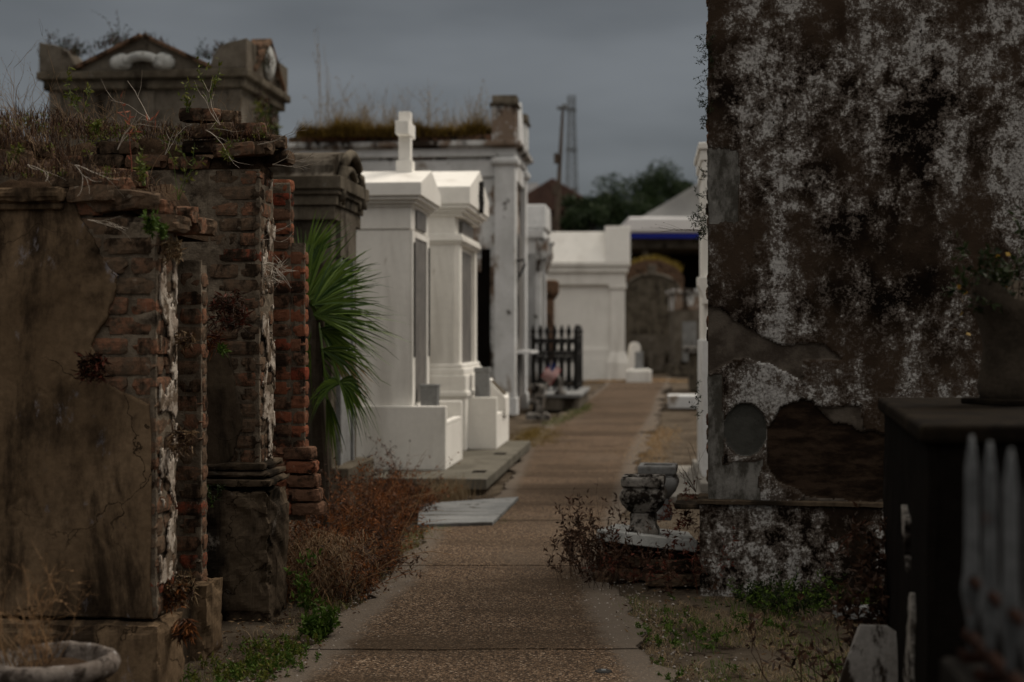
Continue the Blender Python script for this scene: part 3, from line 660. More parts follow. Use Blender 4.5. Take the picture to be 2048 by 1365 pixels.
# ================================================================ C: pedimented tomb at back left
def tomb_c():
    Y = 17.0; root = empty('pedimented_tomb', (gx(482, Y), Y, 0), -TH, 'tall brown tomb with pediments and corner blocks, far back on the left', 'tomb')
    W = 1.75; X = 2.36
    zc = zt(160, Y); ze = zt(140, Y)
    mb = MB(); mb.box(-X, 0, 0, W, 0, zc-.08); mb.build('wall', STONE_C, root, bevel=.01)
    mb = MB(); mb.box(-X-.07, .07, -.07, W+.07, zc-.1, zc+.02).box(-X-.13, .13, -.13, W+.13, zc+.02, ze); mb.build('cornice', STONE_D, root, bevel=.02)
    # recessed panels suggested by raised strips
    mb = MB()
    for x in (-X-.012, -X/2-.04, -.15): mb.box(x, x+.16, -.03, 0, 2.9, zc-.11)
    mb.box(-X, 0, -.032, 0, 2.6, 2.9); mb.build('wall_panel', STONE_C, root, bevel=.01)
    # camera side pediment: triangle between the corner blocks
    zp = zt(78, Y+.1)
    mb = MB(); mb.prism([(-2.06, ze), (-.31, ze), (-1.18, zp+.01)], -.08, .1, 'y'); mb.build('pediment', STONE_C, root, bevel=.01)
    mb = MB()
    for (a, b) in (((-2.03, ze+.0), (-1.18, zp)), ((-1.18, zp), (-.34, ze+.0))):
        d = Vector((b[0]-a[0], 0, b[1]-a[1])); n = Vector((-d.z, 0, d.x)).normalized()*.05
        if n.z < 0: n = -n
        mb.prism([(a[0], a[1]), (b[0], b[1]), (b[0]+n.x, b[1]+n.z), (a[0]+n.x, a[1]+n.z)], -.14, .15, 'y')
    mb.build('raking_cornice', BRICKD, root, bevel=.01)
    # path side pediment
    mb = MB(); mb.prism([(.25, ze), (W-.25, ze), (W/2, zt(95, Y+.9))], -.1, .08, 'x'); mb.build('pediment', STONE_C, root, bevel=.01)
    mb = MB()
    for (a, b) in (((.18, ze), (W/2, zt(88, Y+.9))), ((W/2, zt(88, Y+.9)), (W-.18, ze))):
        mb.prism([(a[0], a[1]), (b[0], b[1]), (b[0], b[1]+.06), (a[0], a[1]+.06)], -.12, .14, 'x')
    mb.build('raking_cornice', BRICKD, root, bevel=.01)
    # roof between
    mb = MB(); mb.prism([(-1.95, ze), (-.42, ze), (-1.18, zp-.1)], .1, W-.1, 'y'); mb.build('roof', SOIL, root)
    # quarter round corner blocks
    for i, (x0, sx, yy) in enumerate(((.10, -1, -.11), (-X-.10, 1, -.11), (.10, -1, W-.35), (-X-.10, 1, W-.35))):
        h = zt(80, Y)-ze; prof = [(x0, ze)]
        prof += [(x0, ze+h)]
        for k in range(0, 9):
            a = PI/2*k/8; prof.append((x0+sx*(.12+.32*math.sin(a)), ze+h-.03-(h-.05)*(1-math.cos(a))))
        prof.append((x0+sx*.46, ze)); mb = MB(); mb.prism(prof, yy, yy+.42, 'y'); mb.build('acroterion', STONE_C, root, bevel=.015)
    # festoon ornament: drooping swag between two rosettes
    mb = MB(); pts = [( -1.18+.23*math.cos(a), -.13, ze+.03+.13*math.sin(a)) for a in [PI*(1-k/14) for k in range(15)]]
    mb.tube(pts, [.05+.035*math.sin(PI*k/14) for k in range(15)], 10)
    for s_ in (-1, 1): mb.lathe((0, 0, 0), [(0.01, -.0), (.10, .0), (.13, .02), (.10, .05), (.04, .06)], 16)
    o = mb; o.v = o.v; mb.build('festoon_skip', MARBLE, root) if False else None
    m2 = MB(); m2.tube(pts, [.04+.02*math.sin(PI*k/14) for k in range(15)], 10)
    for s_ in (-1, 1):
        for kx, kz, r in ((.25, .08, .10), (.31, .07, .09), (.20, .06, .07)):
            M = Matrix.Translation((-1.18+s_*kx, -.08, ze+kz+.02)) @ Matrix.Rotation(PI/2, 4, 'X'); m2.M = M
            m2.lathe((0, 0, 0), [(.01, -.01), (r, 0), (r*1.05, .03), (r*.6, .07), (.01, .08)], 14); m2.M = None
    m2.build('festoon', MARBLE_L, root, smooth=True)
    m2 = MB(); m2.M = Matrix.Translation((.09, W/2, ze+.24)) @ Matrix.Rotation(PI/2, 4, 'Y'); m2.lathe((0, 0, 0), [(.01, -.01), (.2, 0), (.22, .03), (.12, .07), (.01, .08)], 16); m2.build('medallion', MARBLE_L, root, smooth=True)
    return root
C = tomb_c()

# ================================================================ D: dark stone tomb with arched gable
def tomb_d():
    Y = 10.8; root = empty('stone_tomb', (gx(663, Y), Y, 0), -TH, 'dark weathered stone tomb with an arched gable behind the palm', 'tomb')
    W = .92; D_ = 1.75
    zt1 = zt(352, Y-.05)
    mb = MB(); mb.box(-D_, -.06, 0, W, .0, zt1-.3).box(-D_, -.0, 0, .16, .35, zt1-.3).box(-D_, .0, W-.16, W, .35, zt1-.3); mb.build('wall', STONE_D, root, bevel=.008)
    mb = MB(); mb.box(-D_-.03, .03, -.03, W+.03, zt1-.33, zt1-.22).box(-D_-.06, .05, -.05, W+.05, zt1-.22, zt1-.13).box(-D_-.1, .09, -.09, W+.09, zt1-.10, zt1).box(-D_-.07, .07, -.07, W+.07, zt1-.14, zt1-.09); mb.build('cornice', STONE_D, root, bevel=.008)
    # barrel roof with arched gable
    prof = [(-.06, zt1)]
    zr = zt(306, Y+.4)
    for k in range(17):
        a = PI*k/16; prof.append((W/2-(W/2+.02)*math.cos(a), zt1+.03+(zr-zt1-.03)*math.sin(a)**.8))
    prof.append((W+.06, zt1))
    mb = MB(); mb.prism(prof, -D_-.05, .02, 'x'); mb.build('barrel_roof', STONE_C, root, bevel=.006)
    mb = MB(); 
    def arch(r, cz, x, rad):
        mb.tube([(x, W/2-r*math.cos(PI*k/18), cz+r*1.0*math.sin(PI*k/18)) for k in range(19)], rad, 8)
    arch(.40, zt1-.18, .06, .04); arch(.30, zt1-.20, .045, .03); mb.build('arch_moulding', STONE_D, root, smooth=True)
    mb = MB(); q = [(W/2-.28*math.cos(PI*k/16), zt1-.2+.28*math.sin(PI*k/16)) for k in range(17)]; mb.prism(q+[(W/2+.28, zt1-.6), (W/2-.28, zt1-.6)], -.02, .033, 'x'); mb.build('tympanum', STONE_C, root)
    mb = MB(); mb.box(-.03, .03, .20, .26, .35, zt1-.55).box(-.03, .03, W-.26, W-.2, .35, zt1-.55).box(-.05, .01, .26, W-.26, .35, zt1-.62); mb.build('marble_door', MARBLE, root, bevel=.01)
    mb = MB(); mb.box(-D_, .14, -.04, W+.04, 0, .36); mb.build('plinth', STONE_D, root, bevel=.01)
    return root
D = tomb_d()

# ================================================================ slab + white tombs
def slab():
    root = empty('concrete_slab', (gx(973, 12.3), 12.3, 0), -TH, 'long grey concrete slab carrying the two white tombs', 'slab')
    mb = MB(); mb.box(-2.6, 0, 0, 4.55, .03, .125); mb.build('slab_top', CONCRETE, root, bevel=.008)
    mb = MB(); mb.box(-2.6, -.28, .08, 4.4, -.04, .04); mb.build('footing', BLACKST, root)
    mb = MB()
    for (x, y) in ((-.2, .55), (-.22, 2.55)): mb.box(x, x+.12, y, y+.2, .125, .128)
    mb.build('oil_stain', CAPST, root)
slab()
def gable_roof(mb, x0, x1, y0, y1, ze0, ze1, zr):
    ym = (y0+y1)/2; mb.prism([(y0, ze0), (y1, ze0), (y1, ze1), (ym, zr), (y0, ze1)], x0, x1, 'x')
def tomb1():
    Y = 13.22; root = empty('white_tomb', (gx(820, Y), Y, .125), -TH, 'clean white tomb topped by a cross, nearest of the pair on the slab', 'tomb')
    W = 1.0; D_ = 2.2; o = -.125
    mb = MB(); zb = .712+o; z1 = 2.357+o; z2 = 2.58+o
    mb.box(-D_, 0, 0, W, zb-.01, z1).box(-D_-.012, .012, -.012, W+.012, z1, z2); mb.build('wall', WHITE, root, bevel=.006)
    mb = MB()
    for i, e in enumerate((.03, .065, .10)): mb.box(-D_-e, e, -e, W+e, z2-.02+i*.032, z2+.012+i*.032+.002*i)
    mb.build('cornice', WHITE, root, bevel=.006)
    mb = MB(); gable_roof(mb, -D_-.13, .125, -.125, W+.125, z2+.078, 2.78+o, 2.955+o); mb.build('roof', WHITE, root, bevel=.006)
    # frame pilasters, lintel, tablet
    mb = MB(); mb.box(0, .025, .0, .14, zb, z1-.01).box(0, .025, W-.14, W, zb, z1-.01).box(0, .022, .14, W-.14, z1-.07, z1-.012); dfr = mb.build('door_frame', WHITE, root, bevel=.004)
    mb = MB(); mb.box(0, .012, .145, W-.145, zb+.02, z1-.075); mb.build('marble_tablet', MARBLE_T, dfr)
    mb = MB(); mb.box(.012, .03, .22, W-.22, z1+.02, z2-.03); mb.build('name_plaque', MARBLE_T, root, bevel=.004)
    for y in (.05, W-.07): mb = MB(); mb.box(.024, .04, y, y+.02, zb+.45, z1-.12); mb.build('iron_bar', IRON, dfr)
    # forecourt box: tall cheeks, low middle
    mb = MB(); f = .345
    mb.box(-D_-.06, f, -.085, .02, 0, zb).box(-D_-.06, .02, .02, W+.06, 0, zb-.004).box(.02, f, W+.0, W+.11, 0, zb).box(.02, f-.003, .02, W, 0, .40).box(f-.07, f-.0015, .02, W, .40, .44)
    mb.build('base_block', WHITE, root, bevel=.006)
    # cross (arms along the path, so seen edge on)
    mb = MB(); c = (-.13, W/2); zr = 2.93+o
    mb.box(c[0]-.078, c[0]+.078, c[1]-.085, c[1]+.085, zr-.03, zr+.12).box(c[0]-.057, c[0]+.057, c[1]-.06, c[1]+.06, zr+.12, zr+.59).box(c[0]-.064, c[0]+.064, c[1]-.2, c[1]+.2, zr+.355, zr+.485)
    mb.build('cross', WHITE, root, bevel=.005)
    # marble vase block on the box
    q = root.matrix_basis.inverted() @ P(875, 806, 13.75)
    t = empty('marble_vase', root.matrix_basis @ Vector((.14, .06+.0, zb-.005)), -TH, 'small square marble flower block on the nearer white tomb base', 'vase')
    mb = MB(); mb.sqlathe((0, .25, -.30), [(.08, 0), (.08, .03), (.075, .035), (.082, .47), (.088, .475), (.088, .495), (.06, .495), (.055, .44)]); mb.build('vase_body', MARBLE, t, bevel=.004)
    mb = MB(); mb.box(-.1, .1, .14, .36, -.305, -.295); mb.build('vase_foot', MARBLE, t)
tomb1()
def tomb2():
    Y = 15.4; root = empty('white_tomb', (gx(910, Y), Y, .125), -TH, 'taller white tomb with moulded base and black gable emblem, second on the slab', 'tomb')
    o = -.125; W = 1.55; D_ = 2.0
    z1 = 2.42+o; z2 = 2.73+o; zb = 1.03+o
    mb = MB(); mb.box(-D_, 0, 0, W, zb-.02, z2).box(-D_, .05, 0, .2, zb, z1).box(-D_, .05, W-.2, W, zb, z1); mb.build('wall', WHITE, root, bevel=.006)
    mb = MB()
    for a, b, e in ((z1-.06, z1-.03, .02), (z1-.03, z1+.02, .045), (z1+.02, z1+.05, .03)): mb.box(-D_-e, .05+e, -e, W+e, a, b)
    for i, e in enumerate((.03, .07, .11)): mb.box(-D_-e, .05+e, -e, W+e, z2-.07+i*.04, z2-.03+i*.04+.002*i)
    mb.build('cornice', WHITE, root, bevel=.008, seg=3)
    mb = MB(); gable_roof(mb, -D_-.13, .18, -.13, W+.13, z2+.052, 2.97+o, 3.24+o); mb.build('roof', WHITE, root, bevel=.006)
    mb = MB()
    for a, b, e in ((zb-.02, zb+.03, .03), (zb-.09, zb-.02, .055), (0, zb-.09, .075), (.58, .64, .095)): mb.box(-D_-e, .05+e, -e, W+e, a, b)
    mb.build('base_moulding', WHITE, root, bevel=.012, seg=3)
    mb = MB(); mb.box(0, .015, .24, W-.24, zb+.03, z1-.1); mb.build('marble_tablet', MARBLE_T, root)
    mb = MB(); mb.box(.0, .02, .2, .25, zb+.03, z1-.06).box(.0, .02, W-.25, W-.2, zb+.03, z1-.06).box(0, .018, .25, W-.25, z1-.11, z1-.062); mb.build('door_frame', WHITE, root)
    mb = MB(); mb.box(.0, .045, .3, W-.3, z1+.075, z2-.1); mb.build('name_plaque', MARBLE_T, root, bevel=.004)
    mb = MB()
    for k in range(7):
        a = k/6; mb.tube([(.19, W/2-.1+.03*math.sin(a*9), 2.8+.28*a+o), (.2, W/2+.02+.04*math.sin(a*7), 2.82+.28*a+o), (.19, W/2+.13-.03*math.cos(a*8), 2.79+.28*a+o)], .022, 6)
    mb.tube([(.195, W/2, 2.76+o), (.195, W/2, 3.12+o)], .03, 6); mb.build('gable_emblem', IRON, root)
    mb = MB(); f = .43
    mb.box(-1.0, f, .2, .30, 0, .567).box(.0, f, W-.1, W+.02, 0, .567).box(.1, f-.003, .30, W-.1, 0, .33).box(f-.08, f-.0015, .3, W-.1, .33, .38).box(-.9, .17, .3, W-.1, 0, .56)
    mb.build('base_block', WHITE, root, bevel=.006)
    loc = root.matrix_basis @ Vector((.25, .42, .33))
    t = empty('marble_vase', loc, -TH, 'tall square marble block standing on the farther white tomb base', 'vase')
    mb = MB(); mb.sqlathe((0, 0, 0), [(.085, 0), (.08, .02), (.078, .50), (.085, .51), (.085, .56), (.05, .56), (.05, .5)]); mb.build('vase_body', MARBLE, t, bevel=.004)
    mb = MB(); mb.box(-.1, .1, -.1, .1, -.004, .004); mb.build('vase_foot', MARBLE, t)
    loc = root.matrix_basis @ Vector((.30, 1.1, .33))
    t = empty('slant_marker', loc, -TH, 'small slanted memorial marker with dark face on the farther white base', 'marker')
    mb = MB(); mb.prism([(-.16, 0), (.16, 0), (.16, .2), (-.05, .42), (-.16, .42)], -.22, .22, 'y'); mb.build('marker_block', WHITE, t, bevel=.004)
    mb = MB(); mb.M = Matrix.Translation((.055, 0, .312)) @ Matrix.Rotation(math.radians(46.3), 4, 'Y'); mb.box(-.11, .11, -.17, .17, -.0, .006); mb.build('marker_face', STONE_D, t)
tomb2()

# ================================================================ E: big weathered white tomb
def tomb_e():
    Y = 24.6; root = empty('weathered_tomb', (gx(1030, Y), Y, 0), -TH, 'big weathered white tomb with grass growing along its flat roof', 'tomb')
    W = 2.5; L = 3.95
    zr = zt(262, Y); zc = zt(292, Y); za = zt(312, Y)
    mb = MB(); mb.box(-L, -.1, .1, W-.1, 0, za); mb.build('wall', WHITE2, root)
    mb = MB(); mb.box(-L-.05, .0, .0, W, za, zc-.03).box(-L-.02, -.03, .06, W-.05, za-.35, za-.05); mb.build('frieze', WHITE2C, root, bevel=.01)
    mb = MB(); mb.box(-L-.08, .05, -.05, W+.05, zc-.03, zc).box(-L-.13, .1, -.1, W+.1, zc, zc+.09); mb.build('cornice', WHITE2, root, bevel=.015)
    mb = MB(); x = -L-.05
    while x < -.45: 
        brick(mb, x+.11, .03, zc+.15, .22, .12, .1, rough=.01); x += .23
    mb.build('brick_course', BRICK, root)
    mb = MB(); mb.prism([(-L-.1, zc+.09), (-.35, zc+.09), (-.38, zr+.04), (-L+.12, zr+.04)], .08, W-.1, 'y'); mb.build('roof', MOSS, root)
    for i, (x0, y0) in enumerate(((-.36, .0), (-.36, W-.36), (-L, 0))):
        mb = MB(); mb.box(x0, x0+.36, y0, y0+.36, 0.3, za-.14).box(x0-.03, x0+.39, y0-.03, y0+.39, 0, .3)
        pl = mb.build('pilaster', WHITE2C, root, bevel=.012)
        mb = MB(); mb.box(x0-.06, x0+.42, y0-.06, y0+.42, za-.17, za-.01); mb.build('capital', WHITE2C, pl, bevel=.07, seg=5)
    # corner acroteria with little pitched caps
    for i, y0 in enumerate((-.04, W-.42)):
        zt0 = zt(212, Y)
        mb = MB(); mb.box(-.40, .02, y0, y0+.46, zc+.09, zt0); cb = mb.build('corner_block', WHITE2, root, bevel=.012)
        mb = MB(); mb.box(-.44, .06, y0-.03, y0+.49, zt0, zt0+.05).prism([(y0-.03, zt0+.05), (y0+.49, zt0+.05), (y0+.42, zt(190, Y)), (y0+.04, zt(190, Y))], -.40, .03, 'x'); mb.build('block_cap', STONE_D, cb, bevel=.01)
    # path front: gable infill, door, shelf, hooks
    mb = MB(); mb.prism([(.45, zc+.09), (W-.45, zc+.09), (W/2, zt(205, Y+1.2))], -.25, .0, 'x'); mb.build('gable', WHITE2C, root)
    mb = MB(); mb.box(-.09, -.02, .75, W-.75, .25, 3.2); mb.build('marble_door', MARBLE_T, root)
    for z in (.35, 1.35, 2.35): mb = MB(); mb.box(-.02, .0, .62, .72, z, z+.75); mb.build('iron_bar', IRON, root)
    mb = MB(); mb.box(-.05, .25, .5, W-.5, 1.06, 1.11); mb.build('shelf', WHITE2C, root)
    mb = MB(); mb.tube([(0, .2, 2.68), (.14, .2, 2.7), (.16, .2, 2.62), (.05, .2, 2.4)], .02, 6); mb.build('hook', IRON, root)
    # shadow of recessed openings painted as flat black panels on the camera side
    mb = MB(); mb.box(-.60, -.44, .085, .11, .4, za-1.6).box(-.9, -.60, .088, .11, .4, za-2.4).box(-.75, -.58, .09, .11, za-2.4, za-2.0); mb.build('niche_shade', BLACKST, root)
tomb_e()
def tomb_f():
    Y = 29.5; root = empty('scrolled_tomb', (gx(1082, Y), Y, 0), -TH, 'narrow weathered white tomb with scrolled brackets just past the big tomb', 'tomb')
    mb = MB(); mb.box(-2.2, -.1, 0, 1.5, 0, 3.4).box(-.3, .0, 0, .22, 0, 3.1).box(-.3, 0, 1.28, 1.5, 0, 3.1); mb.build('wall', WHITE2C, root, bevel=.01)
    mb = MB(); zt0 = zt(408, Y); mb.box(-2.3, .06, -.08, 1.6, 3.4, 3.6); mb.prism([(-.08, 3.6), (1.6, 3.6), (1.45, zt0), (.1, zt0)], -2.25, .1, 'x'); mb.build('roof', WHITE2C, root, bevel=.03)
    for y0 in (-.05, 1.3):
        mb = MB(); mb.prism([(-.1, 2.7), (.02, 2.75), (.1, 2.95), (.16, 3.1), (.13, 3.3), (.2, 3.42), (-.1, 3.42)], y0, y0+.25, 'y'); mb.build('bracket', WHITE2, root, bevel=.03)
    mb = MB(); mb.box(-.12, -.04, .4, 1.1, .2, 2.6); mb.build('door', MARBLE_T, root)
    mb = MB(); mb.box(-.3, .08, -.06, 1.56, 0, .3); mb.build('plinth', WHITE2, root, bevel=.02)
tomb_f()
# brown brick pillar behind fence
root = empty('brick_pillar', (gx(1093, 34), 34, 0), -TH, 'brown brick pillar with a flared cap behind the iron fence', 'pillar')
mb = MB(); mb.box(-.17, .17, -.2, .2, 0, 2.25); mb.build('shaft', BRICK, root)
mb = MB(); mb.sqlathe((0, 0, 2.25), [(.19, 0), (.24, .08), (.28, .16), (.29, .42), (.24, .46)]); mb.build('cap', BRICK, root, bevel=.02)

# ================================================================ iron fence enclosure
def fence():
    Y = 28.0; x0, x1 = gx(1066, Y), gx(1152, Y)
    root = empty('iron_fence', (x1, Y, .28), -TH, 'ornate black cast iron fence with spear tips around a grave plot', 'fence')
    W = x1-x0; n = 6
    def side(p0, p1, n, skip0=False):
        p0 = Vector(p0); p1 = Vector(p1); d = (p1-p0)/n
        for z in (.12, .74, 1.02): mb = MB(); mb.tube([p0+Vector((0, 0, z)), p1+Vector((0, 0, z))], .03, 6); mb.build('rail', IRON, root)
        for i in range(n+1):
            if skip0 and i == 0: continue
            q = p0+d*i; mb = MB(); big = i in (0, n)
            r = .045 if big else .024
            mb.tube([q, q+Vector((0, 0, 1.12))], r, 8)
            mb.lathe((q.x, q.y, 1.08), [(r, 0), (.055, .02), (.03, .05), (.06, .09), (.045, .14), (.008, .24)], 8)
            mb.build('post' if big else 'picket', IRON, root)
        for i in range(n):
            c = p0+d*(i+.5); u = d.normalized(); mb = MB(); hw = d.length*.40
            for cz, hh in ((.43, .27), (.88, .10)):
                mb.tube([c+u*(hw*math.cos(2*PI*k/16))+Vector((0, 0, cz+hh*math.sin(2*PI*k/16))) for k in range(17)], .03, 5)
            mb.tube([c+u*(hw*.5*math.cos(2*PI*k/10))+Vector((0, 0, .65+.06*math.sin(2*PI*k/10))) for k in range(11)], .018, 5)
            mb.build('scroll_panel', IRON, root)
    side((-W, 0, 0), (0, 0, 0), n); side((0, 0, 0), (0, 1.8, 0), 8, True)
    r2 = empty('grave_curb', (gx(1158, 26), 26, 0), -TH, 'low pale stone curb in front of the black iron fence', 'curb')
    mb = MB(); mb.box(-.85, 0, .0, .18, 0, .24).box(-.18, 0, .18, 4, 0, .24).box(-.85, -.18, .18, 2, 0, .24); mb.build('curb_wall', STONE_C, r2, bevel=.02)
    mb = MB(); mb.box(-.88, .04, -.04, 3.9, .24, .31); mb.build('curb_cap', MARBLE, r2, bevel=.02)
    Yp = 23.3; r3 = empty('stone_baluster', (gx(1076, Yp), Yp, 0), 0, 'mouldy stone baluster standing at the left edge of the path', 'baluster')
    mb = MB(); mb.sqlathe((0, 0, 0), [(.2, 0), (.2, .08), (.14, .12)]); mb.build('foot', MARBLE_D, r3, bevel=.01)
    mb = MB(); mb.lathe((0, 0, .12), [(.1, 0), (.08, .1), (.1, .3), (.13, .4), (.13, .46), (.1, .46)], 16); mb.build('shaft', MARBLE_D, r3, smooth=True)
    # flag
    Yf = 23.5; r4 = empty('small_flag', (gx(1084, Yf), Yf, .55), 0, 'small striped flag with blue canton drooping from a stick', 'flag')
    mb = MB(); mb.tube([(0, 0, -.5), (.16, 0, .42)], .008, 6); mb.build('stick', DRYP, r4)
    def fm(name, c): 
        m = Mat(name, .8); m.color(m.mix(m.rng(m.noise(3, 3), .3, .7), c, tuple(x*.8 for x in c))); return m.m
    fr, fw, fb = fm('flag_red', (.30, .02, .025)), fm('flag_white', (.5, .48, .46)), fm('flag_blue', (.02, .03, .12))
    mb = MB(); N = 13
    o0 = Vector((.16, 0, .42)); du = Vector((-.20, -.02, -.30))*.9; dv = Vector((.15, 0, -.15))*1.05
    seg = 10
    for j in range(N):
        for i in range(seg):
            vs = []
            for (a, b) in ((i, j), (i+1, j), (i+1, j+1), (i, j+1)):
                t = a/seg; s_ = b/N; vs.append(o0+du*t+dv*s_+Vector((0, .03*math.sin(t*6+s_*2), 0)))
            mb.cm = 2 if (i < 4 and j < 7) else (0 if j % 2 == 0 else 1)
            mb.add(vs, [(0, 1, 2, 3)])
    mb.build('cloth', [fr, fw, fb], r4)
    Yv = 26.1; r5 = empty('stone_vase', (gx(1120, Yv), Yv, .31), 0, 'small flared grey stone vase on the curb before the fence', 'vase')
    mb = MB(); mb.lathe((0, 0, 0), [(.10, 0), (.10, .03), (.05, .07), (.07, .2), (.10, .32), (.085, .32), (.05, .15)], 16); mb.build('vase_body', MARBLE_D, r5, smooth=True)
    mb = MB(); mb.box(-.11, .11, -.11, .11, -.003, .015); mb.build('vase_foot', MARBLE_D, r5)
fence()

# ================================================================ H: far white tomb
def tomb_h():
    Y = 44; root = empty('white_tomb', (gx(1250, Y), Y, 0), -TH*.6, 'wide bright white tomb with raised corner block at the far end of the path', 'tomb')
    L = 3.3; W = 2.4; z1 = zt(570, Y)
    mb = MB(); mb.box(-L, -.03, .1, W, 0, z1).box(-L, -.4, .02, .1, 0, .7).box(-L, -.4, .04, .1, .7, 1.0); mb.build('wall', WHITE, root, bevel=.01)
    mb = MB(); mb.box(-.45, 0, 0, .45, .9, z1-.12).box(-.5, .05, -.05, .5, z1-.12, z1).box(-.55, .12, -.12, .55, 0, .55); mb.taper(-.55, .12, -.12, .55, .55, .9, .1); mb.build('pilaster', WHITE, root, bevel=.015); mb = MB(); mb.box(-L, -L+.45, 0, .45, 0, z1); mb.build('pilaster', WHITE, root, bevel=.015)
    mb = MB(); mb.box(-L, .02, -.02, W, z1, zt(545, Y)).box(-L, .1, -.1, W+.1, zt(545, Y), zt(533, Y)).box(-L, .16, -.16, W+.16, zt(533, Y), zt(524, Y)); mb.build('cornice', WHITE, root, bevel=.02)
    zr = zt(461, Y); zc = zt(524, Y)
    mb = MB(); mb.prism([(-.1, zc), (W, zc), (W, zr), (.55, zr)], -L, -.5, 'x'); mb.build('roof', WHITE, root, bevel=.02)
    mb = MB(); mb.prism([(-.14, zc), (.9, zc), (.9, zt(452, Y)), (.12, zt(452, Y))], -.62, .16, 'x'); mb.build('corner_block', WHITE, root, bevel=.02)
tomb_h()
# small white block with headstones
root = empty('grave_block', (gx(1278, 42.5), 42.5, 0), -TH, 'low white grave block beside the far white tomb', 'grave')
mb = MB(); mb.box(-.38, .38, -.3, .5, 0, .36); mb.build('block_body', WHITE, root, bevel=.02)
mb = MB(); mb.box(-.3, .3, -.2, .4, .36, .40); mb.build('block_cap', WHITE, root, bevel=.01)
root = empty('headstone', (gx(1278, 42.6), 42.6, .40), 0, 'thin grey headstone standing on the low white grave block', 'headstone')
mb = MB(); mb.box(-.12, .12, -.05, .05, 0, .52); mb.build('stone', MARBLE, root, bevel=.02)
mb = MB(); mb.box(-.15, .15, -.08, .08, 0, .06); mb.build('foot', MARBLE, root, bevel=.01)
root = empty('headstone', (gx(1262, 44.5), 44.5, 0), .3, 'cream round topped headstone leaning behind the white grave block', 'headstone')
mb = MB(); mb.M = Matrix.Rotation(.12, 4, 'Y'); mb.prism([(-.18, .0), (.18, .0), (.18, 1.05)]+[(.18*math.cos(a), 1.05+.16*math.sin(a)) for a in (.5, 1, 1.57, 2.1, 2.6)]+[(-.18, 1.05)], -.06, .06, 'y'); mb.build('stone', WHITE, root, bevel=.015)
mb = MB(); mb.box(-.24, .24, -.12, .12, 0, .25); mb.build('foot', STONE_C, root)
# J: dark round topped vault
def tomb_j():
    Y = 54; root = empty('round_top_tomb', (gx(1304, Y), Y, 0), -TH*.3, 'dark mouldy tomb with a rounded shoulder top beyond the path', 'tomb')
    def pf(hw, hs, ht, n=16):
        return [(-hw, 0), (hw, 0), (hw, hs)]+[(hw*math.cos(PI*k/n), hs+(ht-hs)*math.sin(PI*k/n)**.7) for k in range(1, n)]+[(-hw, hs)]
    mb = MB(); mb.prism(pf(1.05, 2.7, zt(552, Y)), 0, 2.2, 'y'); mb.build('wall', STONE_D, root, bevel=.02)
    mb = MB(); p = pf(1.1, 2.7, zt(549, Y))[2:]; mb.tube([(a, 0, b) for a, b in p], .07, 6); mb.build('coping', STONE_C, root); mb = MB(); mb.box(-1.0, .95, -.06, 0, .1, 1.45); mb.build('lower_panel', STONE_C, root)
    mb = MB(); mb.box(-.16, .16, -.08, .3, zt(549, Y)-.05, zt(530, Y)); mb.build('finial', STONE_C, root, bevel=.05)
    mb = MB(); mb.box(-1.2, 1.2, -.3, 2.3, 0, .12); mb.build('footing', STONE_D, root)
    Y2 = 60; r2 = empty('grass_topped_tomb', (gx(1306, Y2), Y2, 0), 0, 'brown brick tomb with yellow grass on its rounded top, under the canopy', 'tomb')
    mb = MB(); mb.prism([(-1.3, 0), (1.3, 0), (1.3, 3.9), (1.0, 4.3), (.3, 4.6), (-.4, 4.6), (-1.1, 4.35), (-1.3, 4.1)], 0, 2.5, 'y'); mb.build('wall', BRICK, r2, bevel=.02)
    mb = MB(); mb.box(-1.4, 1.4, -.1, 2.6, 0, .3); mb.build('footing', BRICK, r2)
    def ar():
        x = R.uniform(-1.25, 1.25); return Vector((gx(1306, Y2)+x, Y2+R.uniform(0, 2.2), 4.6-.32*abs(x)**1.7-.02))
    mb = MB(); blades(mb, ar, 1500, (.15, .4), .03); tag(mb.build('grass', YELG), 'yellow grass on top of the far round tomb', 'grass', kind='stuff')
YELG = leaf_mat('yellow_grass', (.10, .075, .012), (.22, .15, .02))
tomb_j()
# K: grey tombs between J and the right row
root = empty('box_tomb', (gx(1376, 50), 50, 0), 0, 'small grey tomb with a pale slab roof seen past the right hand row', 'tomb')
mb = MB(); mb.box(-.45, .9, 0, 2, 0, 2.3); mb.build('wall', STONE_C, root, bevel=.02)
mb = MB(); mb.box(-.55, 1.0, -.12, 2.1, 2.9, 3.05).box(-.45, .9, -.02, 2, 2.3, 2.9); mb.build('roof', WHITE2, root, bevel=.02)
mb = MB(); mb.box(-.2, .3, -.03, .02, .5, 1.9); mb.build('marble_door', MARBLE, root)
mb = MB(); mb.box(-.55, 1.0, -.2, 2.1, 0, .35); mb.build('plinth', STONE_D, root, bevel=.02)
root = empty('box_tomb', (gx(1385, 36), 36, 0), -TH, 'low dark stepped tomb beside the white curb block', 'tomb')
mb = MB(); mb.box(-.05, 1.2, 0, 2, 0, .95); mb.build('wall', STONE_D, root, bevel=.02)
mb = MB(); mb.box(-.2, 1.3, -.1, 2.1, .95, 1.1); mb.build('top_slab', MARBLE_D, root, bevel=.02)

